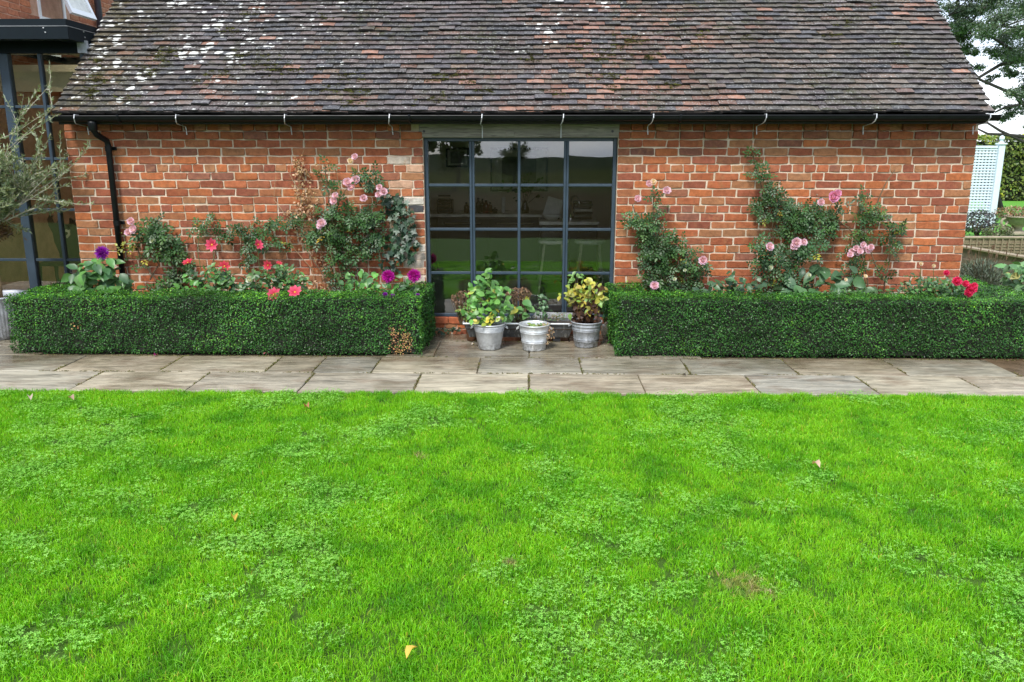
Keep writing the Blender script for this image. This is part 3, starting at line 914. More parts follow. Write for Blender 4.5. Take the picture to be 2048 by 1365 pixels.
# ------------------------------------------------------------------ gutter, brackets, downpipe, lintel
gut = empty('gutter', (0, YE, 2.03), parent=barn); gut.location -= barn.location
GXL, GXR = at(104, 238, 7.52).x, at(1996, 238, 7.52).x
gy, gz, gr_ = 7.515, 2.047, .041
prof = [(gy + gr_ * cos(q), gz - gr_ * sin(q) * 1.15) for q in [pi * k / 10 for k in range(11)]]
prof += [(gy - gr_ + .005, gz + .006)] + [(gy + (gr_ - .006) * cos(q), gz - (gr_ - .006) * sin(q) * 1.15) for q in [pi * k / 10 for k in range(10, -1, -1)]]
mb = MB(); mb.prism(prof, 0, GXL, GXR)
mb.tube([(GXL, gy - gr_, gz), (GXR, gy - gr_, gz)], .006, 6)
for X in (GXL + .004, GXR - .004): mb.prism([(gy + gr_ * cos(q), gz - gr_ * sin(q) * 1.15) for q in [pi * k / 10 for k in range(11)]], 0, X - .004, X + .004)
mb.build('gutter_trough', M['gutter'], gut)
mb = MB()
for px in (240, 1360, 820): 
    X = at(px, 238, gy).x; mb.tube([(X, gy - gr_ - .002, gz + .01)] + [(X, gy - (gr_ + .004) * cos(q), gz - (gr_ + .004) * sin(q) * 1.15) for q in [pi * k / 8 for k in range(9)]], .012, 6)
mb.build('gutter_union', M['gutter'], gut)
for px in (152, 354, 570, 778, 962, 1124, 1303, 1527, 1746, 1972):
    X = at(px, 240, gy).x
    mb = MB()
    pts = [(X + .012, gy + .03, gz + .012), (X + .012, gy - gr_ - .002, gz + .012), (X + .010, gy - gr_ - .010, gz - .02), (X + .004, gy - gr_ + .010, gz - .050), (X - .004, gy + .0, gz - .066), (X - .01, gy + .09, gz - .075), (X - .006, YW - .035, gz - .085), (X, YW - .035, gz - .16)]
    if HX0 < X < HX1: pts[-2:] = [(X, YW - .03, gz - .08), (X, YW - .03, gz - .19)]
    mb.tube(pts, .0048, 6)
    mb.build('gutter_bracket', M['strap'], gut)
DX = at(200, 262, 7.64).x; DX2 = at(206, 290, 7.66).x
pipe = empty('downpipe', (DX, YW, 0), parent=barn); pipe.location = Vector((DX, YW, 0)) - barn.location
y1, y2 = gy + .005, YW - .055
mb = MB()
mb.tube([(DX, y1, 2.01), (DX, y1, 1.93), (DX + .01, y1 + .03, 1.885), (DX + .034, y2 - .012, 1.835), (DX + .038, y2, 1.79), (DX + .038, y2, .03)], .027, 14)
mb.build('pipe', M['gutter'], pipe, True)
MB().tube([(DX, y1, 2.0), (DX, y1, 1.985), (DX, y1, 1.925), (DX, y1, 1.92)], [.04, .04, .036, .033], 14).build('outlet', M['gutter'], pipe, True)
for z in (1.74, 1.05, .35):
    MB().tube([(DX + .038, y2, z), (DX + .038, y2, z + .045)], .032, 14).box((DX - .015, YW - .02, z + .008), (DX + .092, YW - .006, z + .038)).build('pipe_clip', M['gutter'], pipe)
lx0, lx1 = at(838, 262, YW).x, at(1239, 262, YW).x
mb = MB()
mb.box((lx0, YW - .012, HZ1 - .006), (lx1, YW + .13, 1.992), .008)
lint = mb.build('lintel', M['oak'], barn)
for px in (848, 1225):
    p = at(px, 262, YW - .014); MB().tube([(p.x, YW - .016, p.z - .005), (p.x, YW - .010, p.z - .005)], .012, 10).build('bolt_head', M['black'], lint)
p = at(1019, 268, YW - .014); MB().box((p.x - .035, YW - .018, p.z - .03), (p.x + .045, YW - .008, p.z + .022), .004).build('metal_plate', M['oak'], lint)

# ------------------------------------------------------------------ steel window
win = empty('window', (0, YW + .07, 0), parent=barn); win.location = Vector((0, YW + .07, 0)) - barn.location
yf, yb = YW + .055, YW + .095
def wx(px): return at(px, 450, yf).x
def wz(py): return at(1038, py, yf).z
fx0, fx1, fz0, fz1 = HX0 + .004, HX1 - .004, wz(634), HZ1 - .004
def bar(x0, x1, z0, z1, ya=yf, yb_=yb, b=.004): return MB().box((x0, ya, z0), (x1, yb_, z1), b)
xm = [wx(945), wx(1131)]
mb = MB()
mb.box((fx0, yf, fz0), (fx0 + .034, yb, fz1), .004).box((fx1 - .034, yf, fz0), (fx1, yb, fz1), .004)
mb.box((fx0 + .034, yf + .001, fz0), (fx1 - .034, yb - .001, fz0 + .030), .004).box((fx0 + .034, yf + .001, fz1 - .035), (fx1 - .034, yb - .001, fz1), .004)
mb.build('frame', M['steel'], win)
for X in xm:
    mb = MB(); mb.box((X - .024, yf - .004, fz0 + .03), (X - .002, yb, fz1 - .035), .004).box((X + .002, yf + .004, fz0 + .03), (X + .024, yb, fz1 - .035), .004).box((X - .004, yf + .012, fz0 + .03), (X + .004, yb - .002, fz1 - .035))
    mb.build('mullion', M['steel'], win)
xc_ = wx(1038)
bar(xc_ - .013, xc_ + .013, fz0 + .03, fz1 - .035, yf + .004, yb - .004).build('mullion', M['steel'], win)
zr = [wz(547), wz(459.5), wz(371)]
xs = [fx0 + .034, xm[0] - .024, xm[0] + .024, xc_ - .013, xc_ + .013, xm[1] - .024, xm[1] + .024, fx1 - .034]
zs = [fz0 + .03] + zr + [fz1 - .035]
for z in zr:
    for i in range(0, 8, 2):
        bar(xs[i], xs[i + 1], z - .0135, z + .0135, yf + .006, yb - .006).build('glazing_bar', M['steel'], win)
for i in range(0, 8, 2):
    for j in range(4):
        za = zs[j] + (.0135 if j else 0); zb = zs[j + 1] - (.0135 if j < 3 else 0)
        mb = MB(); w2, h2 = (xs[i + 1] - xs[i]) / 2, (zb - za) / 2
        mb.box((-w2 - .004, -.003, -h2 - .004), (w2 + .004, .003, h2 + .004))
        o = mb.build('pane', M['glass'], win)
        o.location = Vector(((xs[i] + xs[i + 1]) / 2, yf + .022, (za + zb) / 2)) - Vector((0, YW + .07, 0))
        o.rotation_euler = (radians(-.6 + rnd.uniform(-.06, .06)), 0, radians(rnd.uniform(-.15, .15)))
MB().box((fx0, yf - .03, fz0 - .022), (fx1, yb + .02, fz0 - .001), .003).build('sill', M['steel'], win)
MB().box((HX0 + .0, yb + .006, HZ0), (HX0 + .012, YW + WT, HZ1)).box((HX1 - .012, yb + .006, HZ0), (HX1, YW + WT, HZ1)).build('reveal_lining', M['white_plaster'], barn)

# ------------------------------------------------------------------ room behind the window
IX0, IX1, IY0, IY1 = XL + WT + .002, XR - WT - .002, YW + WT + .002, YB - .302
room = empty('room_lining', (0, 9.5, 0), parent=barn); room.location = Vector((0, 9.5, 0)) - barn.location
MB().box((IX0, IY0, .02), (IX1, IY1, .05)).build('room_floor', M['stone_floor'], room)
MB().box((IX0, IY1 - .02, .05), (IX1, IY1, 2.45)).box((IX0, IY0, .05), (IX0 + .02, IY1 - .02, 2.2)).box((IX1 - .02, IY0, .05), (IX1, IY1 - .02, 2.2)).build('room_wall', M['plaster'], room)
mb = MB(); mb.prism([(IY0, 1.96), (9.2, 2.6), (IY1, 2.6), (IY1, 2.63), (9.2, 2.63), (IY0, 1.99)], 0, IX0, IX1); mb.build('room_ceiling', M['plaster'], room)
def counter(name, x0, x1, y0, y1, z, label, over=.02):
    e = empty(name, ((x0 + x1) / 2, (y0 + y1) / 2, .05), label, 'kitchen counter')
    MB().box((x0 - over, y0 - over, z - .04), (x1 + over, y1, z), .004).build('worktop', M['counter'], e)
    MB().box((x0, y0, .15), (x1, y1, z - .041)).box((x0 + .04, y0 + .04, .05), (x1 - .04, y1, .149)).build('cabinet', M['cabinet'], e)
    nn = max(2, int((x1 - x0) / .6))
    for i in range(nn):
        a = x0 + (x1 - x0) * i / nn + .005; b = x0 + (x1 - x0) * (i + 1) / nn - .005
        d = MB().box((a, y0 - .018, .17), (b, y0 - .001, z - .06), .003).build('cabinet_door', M['cabinet'], e)
        MB().tube([(a + .1, y0 - .035, z - .12), (b - .1, y0 - .035, z - .12)], .006, 6).build('handle', M['chrome'], d)
    return e
cz = .93
counter('back_counter', -1.9, at(1082, 430, 10.7).x, 10.75, IY1 - .03, cz, 'long grey kitchen worktop along the back of the room, seen through the window')
counter('kitchen_island', at(1082, 440, 9.7).x, at(1196, 440, 9.7).x, 9.75, 10.35, cz - .01, 'pale topped kitchen island behind the right half of the window')
def framed(name, x0, x1, y0, y1, label, fill='print'):
    Yp = IY1 - .05
    a, b = at(x0, y1, Yp), at(x1, y0, Yp)
    e = empty(name, (a.x, Yp, a.z), label, 'picture')
    t_ = .025
    MB().box((a.x, Yp, a.z), (b.x, Yp + .02, a.z + t_)).box((a.x, Yp, b.z - t_), (b.x, Yp + .02, b.z)).box((a.x, Yp, a.z + t_), (a.x + t_, Yp + .02, b.z - t_)).box((b.x - t_, Yp, a.z + t_), (b.x, Yp + .02, b.z - t_)).build('picture_frame', M['black'], e)
    MB().box((a.x + t_, Yp + .008, a.z + t_), (b.x - t_, Yp + .018, b.z - t_)).build('mount', M['paper'], e)
    w_, h_ = (b.x - a.x), (b.z - a.z)
    MB().box((a.x + w_ * .2, Yp + .004, a.z + h_ * .2), (b.x - w_ * .2, Yp + .0078, b.z - h_ * .2)).build('artwork', M[fill], e)
framed('framed_picture', 981, 1096, 296, 383, 'large black framed picture on the back wall above the worktop, middle of the window')
framed('framed_picture', 892, 938, 296, 335, 'small dark framed picture on the back wall, in the upper left of the window')
def bottle(px, py_top, Y, m, label, wd=.035):
    p = at(px, 432, Y); zt = at(px, py_top, Y).z
    h = zt - cz
    e = empty('bottle', (p.x, Y, cz), label, 'bottle', 'bottles on the back worktop')
    MB().lathe([(.001, 0), (wd, 0), (wd, h * .6), (wd * .9, h * .68), (wd * .38, h * .78), (wd * .38, h * .93)], 14, (p.x, Y, cz)).build('bottle_body', m, e, True)
    MB().lathe([(wd * .44, h * .9), (wd * .44, h), (.001, h)], 12, (p.x, Y, cz)).build('cap', M['black'], e)
bottle(933, 405, 10.95, M['bottle_amber'], 'small amber bottle beside the thick left mullion')
bottle(957, 396, 10.95, M['bottle_dark'], 'tall dark bottle on the worktop right of the left mullion')
bottle(965, 398, 11.02, M['bottle_dark'], 'tall slim dark bottle next to the red one', .03)
bottle(972, 401, 10.93, M['bottle_red'], 'dark red bottle in the middle of the group', .045)
bottle(980, 405, 11.0, M['bottle_amber'], 'shorter amber bottle at the right of the group')
bottle(990, 415, 10.95, M['bottle_dark'], 'short stubby bottle set apart from the tall ones')
p = at(1007, 432, 10.95)
tag(MB().lathe([(.001, 0), (.026, 0), (.026, .20), (.02, .205), (.001, .205)], 14, (p.x, 10.95, cz)).build('pillar_candle', M['paper'], None, True), 'white pillar candle standing on the back worktop', 'candle')
e = empty('wine_cabinet', (at(890, 440, 10.9).x, 10.9, cz), 'black slatted box cabinet on the left end of the worktop', 'cabinet')
a, b = at(875, 440, 10.9), at(905, 400, 10.9)
MB().box((a.x, 10.85, cz), (b.x, 11.1, b.z), .01).build('cabinet_body', M['black'], e)
for i in range(5): MB().box((a.x + .02, 10.838, cz + .04 + i * .045), (b.x - .02, 10.849, cz + .06 + i * .045)).build('slat', M['dark_wood'], e)
e = empty('sprig_vase', (at(1050, 430, 10.9).x, 10.9, cz), 'glass vase with dark leafy sprigs on the worktop under the large picture', 'vase')
vx = e.location.x
MB().lathe([(.001, 0), (.05, 0), (.055, .06), (.03, .14), (.035, .17)], 16, (vx, 10.9, cz)).build('vase_body', M['bottle_dark'], e, True)
n = 60; pos = np.array([(vx, 10.9, cz + .33)]) + rng.normal(0, 1, (n, 3)) * (.13, .08, .07)
mb = MB()
for i in range(6): mb.tube([(vx, 10.9, cz + .1), tuple(pos[i * 3])], .003, 4)
mb.build('stem', M['stem_brown'], e)
foliage('foliage', 'ovate', pos, bases(n, (0, -1, .5), .7), rng.uniform(.04, .08, n), palette(n, [(.03, .09, .02), (.05, .13, .03)]), M['leaf_a'], e)
ix = at(1125, 440, 9.9).x
e = empty('mixer_tap', (at(1141, 440, 10.0).x, 10.0, .92), 'curved chrome mixer tap on the kitchen island', 'tap')
tx = e.location.x
MB().tube([(tx, 10.05, .92), (tx, 10.05, 1.12)] + [(tx + .05 - .05 * cos(q), 10.05 - .06 + .06 * cos(q), 1.12 + .09 * sin(q)) for q in [pi * k / 8 for k in range(1, 9)]] + [(tx + .1, 9.93, 1.08)], .011, 8).build('spout', M['chrome'], e, True)
MB().lathe([(.001, 0), (.028, 0), (.028, .02), (.018, .03), (.018, .06)], 14, (tx, 10.05, .92)).build('tap_base', M['chrome'], e)
e = empty('book_stack', (at(1165, 440, 10.1).x, 10.1, .92), 'untidy stack of dark books on the island right of the tap', 'books')
for i in range(7):
    a_ = rnd.uniform(-.2, .2); c_ = Vector((e.location.x + rnd.uniform(-.01, .01), 10.12, .92 + i * .032))
    MB().box((-.11, -.08, 0), (.11, .08, .028), .003, Matrix.Translation(c_) @ Matrix.Rotation(a_, 4, 'Z')).build('book', M[('cabinet', 'print', 'black', 'counter')[i % 4]], e)
e = empty('cookbook_stand', (at(1100, 435, 10.0).x, 10.0, .92), 'open book leaning on a stand at the left of the island', 'book stand')
MB().box((-.10, -.01, 0), (.10, .01, .26), .003, Matrix.Translation((e.location.x, 10.1, .93)) @ Matrix.Rotation(-.35, 4, 'X') @ Matrix.Rotation(.3, 4, 'Y')).build('open_book', M['paper'], e)
MB().box((-.12, -.03, 0), (.12, .06, .02), .003, Matrix.Translation((e.location.x, 10.08, .92))).tube([(e.location.x, 10.13, .94), (e.location.x, 10.22, 1.1)], .01, 6).build('stand_base', M['black'], e)
e = empty('white_bowl', (at(1103, 440, 9.85).x, 9.86, .92), 'wide pale bowl on the front of the island', 'bowl')
MB().lathe([(.001, .005), (.05, .005), (.055, 0), (.10, .045), (.13, .075), (.122, .075), (.09, .05), (.04, .015), (.001, .012)], 22, (e.location.x, 9.88, .92)).build('bowl_body', M['paper'], e, True)
def stool(px, label):
    X = at(px, 500, 9.4).x
    e = empty('bar_stool', (X, 9.4, .05), label, 'bar stool', 'bar stools in front of the island')
    MB().lathe([(.001, .70), (.17, .70), (.18, .715), (.175, .74), (.001, .745)], 22, (X, 9.4, 0)).build('seat', M['counter'], e)
    for (a, b) in ((-1, -1), (1, -1), (-1, 1), (1, 1)):
        MB().tube([(X + a * .10, 9.4 + b * .10, .70), (X + a * .17, 9.4 + b * .17, .05)], .010, 6).build('leg', M['bark_pale'], e)
    MB().tube([(X + .145 * cos(2 * pi * k / 16 + pi / 4), 9.4 + .145 * 1.3 * sin(2 * pi * k / 16 + pi / 4), .28) for k in range(17)], .007, 5, False).build('foot_ring', M['black'], e)
stool(1106, 'round grey bar stool in front of the left end of the island')
stool(1180, 'round grey bar stool in front of the right end of the island')

# ------------------------------------------------------------------ glazed link on the left and the house behind
link_b = empty('glazed_link', (-5.3, 8.3, 0), 'dark framed glazed link with a flat roof, at the left edge beyond the olive tree', 'glass extension')
LXR = XL - .012
gY = 8.3
def gx(px): return at(px, 300, gY).x
def gzz(py): return at(90, py, gY).z
zt = gzz(108)
rows = [gzz(214), gzz(318), gzz(420), gzz(520)]
x_m = at(8, 112, gY).x
vx_ = [LXR - 2.9, x_m - .56 * 2, x_m, at(92, 214, gY).x, LXR]
mb = MB()
for X, ww in ((vx_[2], .045), ):
    MB().box((X - ww, gY - .03, 0), (X + ww, gY + .05, zt), .004).build('mullion', M['steel'], link_b)
MB().box((vx_[1] - .02, gY - .02, 0), (vx_[1] + .02, gY + .04, zt), .004).build('mullion', M['steel'], link_b)
MB().box((vx_[2] - .58, gY - .02, 0), (vx_[2] - .54, gY + .04, zt), .004).build('mullion', M['steel'], link_b)
MB().box((vx_[3] - .016, gY - .02, 0), (vx_[3] + .016, gY + .04, zt), .004).build('mullion', M['steel'], link_b)
MB().box((LXR - .05, gY - .02, 0), (LXR - .008, gY + .04, zt + .2), .004).build('mullion', M['steel'], link_b)
XLL = -6.28
cells = [XLL, vx_[1] - .02, vx_[1] + .02, vx_[2] - .58, vx_[2] - .54, vx_[2] - .045, vx_[2] + .045, vx_[3] - .016, vx_[3] + .016, LXR - .05]
zz_ = [.03] + sorted(rows) + [zt]
for i in range(0, 10, 2):
    if cells[i + 1] - cells[i] < .05: continue
    for j, z in enumerate(sorted(rows)):
        MB().box((cells[i], gY - .012, z - .014), (cells[i + 1], gY + .03, z + .014), .003).build('glazing_bar', M['steel'], link_b)
    for j in range(5):
        o = MB().box((cells[i], gY + .004, zz_[j] + (.014 if j else 0)), (cells[i + 1], gY + .010, zz_[j + 1] - (.014 if j < 4 else 0))).build('pane', M['glass2'], link_b)
MB().box((XLL, gY - .02, 0), (LXR - .05, gY + .04, .03)).build('bottom_rail', M['steel'], link_b)
MB().box((XLL, gY - .035, zt + .001), (LXR - .006, gY + .06, zt + .20), .004).build('head_beam', M['steel_dark'], link_b)
# flat roof: fascia with a folded drip line, side return dying into the tiles
fY0 = 7.99; fzb, fzt = at(60, 79, fY0).z, at(60, 38, fY0).z
fX = at(133, 60, fY0).x
fj = fzb + (fzt - fzb) * .62
mb = MB()
mb.box((XLL - 2, fY0, fj + .004), (fX, 8.9, fzt)).box((XLL - 2, 8.901, fj + .004), (XLL + .06, 12.6, fzt)).box((fX - .5, 8.901, fj + .004), (fX - .35, 12.6, fzt)).box((XLL + .061, 11.2, fj + .004), (fX - .501, 12.6, fzt))  # gap left in the roof for the added rooflight
mb.build('flat_roof', M['steel_dark'], link_b)
mb = MB(); mb.prism([(XLL - 2, fY0 - .022), (fX + .022, fY0 - .022), (fX + .022, 8.85), (fX - .14, 8.85), (fX - .14, fY0 + .12), (XLL - 2, fY0 + .12)], 2, fzb, fj)
mb.build('fascia', M['steel_dark'], link_b)
mb = MB(); mb.prism([(XLL - 2, fY0 - .026), (fX + .026, fY0 - .026), (fX + .026, 8.85), (fX + .012, 8.85), (fX + .012, fY0 - .012), (XLL - 2, fY0 - .012)], 2, fj + .0005, fj + .0035)
mb.build('drip_edge', M['strap'], link_b)
MB().box((XLL - 2, fY0 + .125, zt + .203), (fX - .145, 8.86, fj - .01)).build('soffit', M['steel_dark'], link_b)
for (px, py) in ((87, 56), (91, 65)):
    p = at(px, py, fY0 - .024); MB().tube([(p.x, fY0 - .030, p.z), (p.x, fY0 - .020, p.z)], .006, 8).build('fixing_screw', M['strap'], link_b)
for (yy, dz) in ((8.25, .10), (8.26, .05), (8.45, .10), (8.44, .05)):
    MB().tube([(fX + .018, yy, fzb + dz), (fX + .028, yy, fzb + dz)], .006, 8).build('fixing_screw', M['strap'], link_b)
mb = MB(); mb.box((fX - .05, 8.52, fzb - .06), (fX + .03, 8.60, fzb + .06), .01).box((fX + .0, 8.7, fzb - .02), (fX + .09, 8.80, fzb + .13), .02)
mb.build('lead_flashing', M['lead'], link_b)
MB().box((LXR - .04, gY - .06, zt + .0), (XL + .04, gY - .02, fzb + .02)).build('lead_flashing', M['lead'], link_b)
# inside of the link
MB().box((XLL, gY + .05, .005), (LXR - .01, 12.4, .03)).build('link_floor', M['stone_floor'], link_b)
MB().box((XLL - .1, 11.4, 0), (LXR - .01, 11.45, fzb)).build('link_wall', M['tan'], link_b)
MB().box((LXR - .045, 9.3, 0), (LXR - .02, 11.39, fzb - .0)).build('link_wall', M['tan'], link_b)
a = at(8, 144, 8.85); b = at(165, 144, 8.85); c = at(165, 186, 8.85); d = at(8, 153, 8.85)
MB().add([tuple(a), tuple(b), tuple(c), tuple(d)] + [(q.x, q.y + .1, q.z) for q in (a, b, c, d)], [(0, 1, 2, 3), (7, 6, 5, 4), (0, 4, 5, 1), (1, 5, 6, 2), (2, 6, 7, 3), (3, 7, 4, 0)]).build('cream_bulkhead', M['white_plaster'], link_b)
MB().box((XLL, gY + .06, fzb - .04), (LXR - .02, 8.9, fzb - .005)).box((fX - .5, 8.901, fzb - .04), (LXR - .02, 11.39, fzb - .005)).build('link_ceiling', M['tan'], link_b)
MB().box((XLL + .05, 8.89, fzt + .002), (fX - .48, 11.22, fzt + .03)).build('added_rooflight_pane', M['glass2'], link_b)  # added rooflight, brings daylight into the dim link
MB().box((XLL, 9.86, 2.42), (LXR - .05, 9.90, fzb - .045)).build('rooflight_screen', M['tan'], link_b)  # added panel, keeps the rooflight out of the camera's view
# hall chair with a shield
ch = empty('hall_chair', (at(133, 560, 9.3).x, 9.3, .03), 'dark carved wooden hall chair with a pale shield on its back, inside the glazed link', 'chair')
cx_ = ch.location.x
sz = at(133, 432, 9.45).z
def out(pts, y0, y1, m, name):
    MB().prism([(cx_ + a_, b_) for a_, b_ in pts], 1, y0, y1).build(name, m, ch)
h0 = .50; H_ = sz
half = [(.0, H_ - .10), (.04, H_ - .09), (.05, H_ - .02), (.09, H_ - .05), (.12, H_ - .09), (.155, H_ - .08), (.17, H_ - .03), (.15, H_ - .0), (.185, H_ + .01), (.215, H_ - .04), (.205, H_ - .12), (.17, H_ - .2), (.165, H_ - .3), (.12, h0 + .06), (.12, h0)]
out(half + [(-a_, b_) for a_, b_ in half[::-1][:-1]], 9.43, 9.465, M['dark_wood'], 'backrest')
sh = [(-.045, H_ - .16), (-.02, H_ - .165), (0, H_ - .155), (.02, H_ - .165), (.045, H_ - .16), (.042, H_ - .22), (0, H_ - .26), (-.042, H_ - .22)]
MB().prism([(cx_ + a_, b_) for a_, b_ in sh], 1, 9.418, 9.429).build('shield', M['white_plaster'], ch)
MB().prism([(cx_ + a_ * .4 - .002, (b_ - (H_ - .205)) * .5 + (H_ - .205)) for a_, b_ in [(-.05, H_ - .17), (.03, H_ - .165), (.05, H_ - .2), (.0, H_ - .25), (-.05, H_ - .22)]], 1, 9.412, 9.4175).build('shield_emblem', M['dark_wood'], ch)
MB().box((cx_ - .21, 9.05, .46), (cx_ + .21, 9.46, .495), .01).build('seat', M['dark_wood'], ch)
for (a_, y_) in ((-.17, 9.09), (.17, 9.09), (-.17, 9.42), (.17, 9.42)):
    MB().tube([(cx_ + a_, y_, .46), (cx_ + a_ * 1.05, y_, .3), (cx_ + a_ * .95, y_, .15), (cx_ + a_ * 1.1, y_, .03)], [.028, .018, .022, .018], 8).build('leg', M['dark_wood'], ch)

house = empty('brick_house', (-8.0, 12, 0), 'taller red brick house behind the glazed link, at the top left', 'house')
HX = -6.3
hw = MB(); hw.box((-13, 7.4, -.05), (HX - .008, 19, 6.0)); hwall = hw.build('wall', M['mortar2'], house)
wy0, wy1, wz0, wz1 = 10.95, 11.58, 3.38, 4.4
hr = []
Rz = Matrix.Rotation(pi / 2, 4, 'Z')
for (u, z, ww, kd, sd_, o_, k) in lay_bricks(7.42, 18.9, 2.4, 5.9):
    if wy0 - .05 < u < wy1 + .05 and wz0 - .02 < z < wz1 + .02: continue
    j = rnd.randrange(6)
    c = brick_colour(u, z)
    c = (min(.6, c[0] * .8 + .16), c[1] * .75 + .075, c[2] * .75 + .045)
    Mx = Matrix.Translation((HX, u, z)) @ Rz @ Matrix.Diagonal((ww / (.215 if kd == 's' else .102), 1, 1, 1))
    p = pj((HX, u, z)); ok = -20 < p[0] < 245 and -12 < p[1] < 66
    hr.append((ok, kd, j, Mx, c))
seen = [r for r in hr if r[0]][:300]
for (ok, kd, j, Mx, c) in seen:
    o = link('brick', (STR_ME if kd == 's' else HDR_ME)[j], hwall, color=(c[0], c[1], c[2], 1))
    loc, q, s_ = Mx.decompose(); o.location = loc; o.rotation_euler = q.to_euler(); o.scale = s_
merged('brick_mass', [((STR if r[1] == 's' else HDR)[r[2]], r[3], r[4]) for r in hr if not r[0]], M['brick_a'], hwall)
hwn = empty('window', (HX, (wy0 + wy1) / 2, wz0), parent=house); hwn.location = Vector((HX, (wy0 + wy1) / 2, wz0)) - house.location
MB().box((HX - .06, wy0, wz0), (HX + .01, wy0 + .05, wz1)).box((HX - .06, wy1 - .05, wz0), (HX + .01, wy1, wz1)).box((HX - .06, wy0 + .05, wz0), (HX + .01, wy1 - .05, wz0 + .05)).box((HX - .06, wy0 + .05, wz1 - .05), (HX + .01, wy1 - .05, wz1)).build('window_frame', M['white_paint'], hwn)
MB().box((HX - .09, wy0, wz0), (HX - .062, wy1, wz1)).build('dark_room', M['black'], hwn)
MB().box((HX - .0, wy0 - .04, wz0 - .04), (HX + .05, wy1 + .04, wz0 - .001)).build('sill', M['white_paint'], hwn)
# top hung casement, pushed outwards
Mc = Matrix.Translation((HX + .012, 0, wz1)) @ Matrix.Rotation(radians(-22), 4, 'Y')
hh = wz1 - wz0
mb = MB()
for (a_, b_) in (((0, wy0 + .01, -hh), (.04, wy0 + .07, 0)), ((0, wy1 - .07, -hh), (.04, wy1 - .01, 0)), ((0, wy0 + .07, -hh), (.04, wy1 - .07, -hh + .07)), ((0, wy0 + .07, -.07), (.04, wy1 - .07, 0))): mb.box(a_, b_, 0, Mc)
mb.build('casement', M['white_paint'], hwn)
MB().box((.012, wy0 + .07, -hh + .07), (.024, wy1 - .07, -.07), 0, Mc).build('pane', M['paper'], hwn)
pp = at(169, 20, 12.3)
yy = 12.35
mb = MB(); mb.tube([(HX + .07, yy, fzt - .1), (HX + .07, yy, 5.9)], .045, 12); mb.build('drainpipe', simple('grey_pipe', (.06, .06, .075), .4), house, True)
MB().box((HX - .001, 12.75, 3.20), (HX + .02, 12.85, 3.30)).build('vent_brick', M['dark_wood'], house)

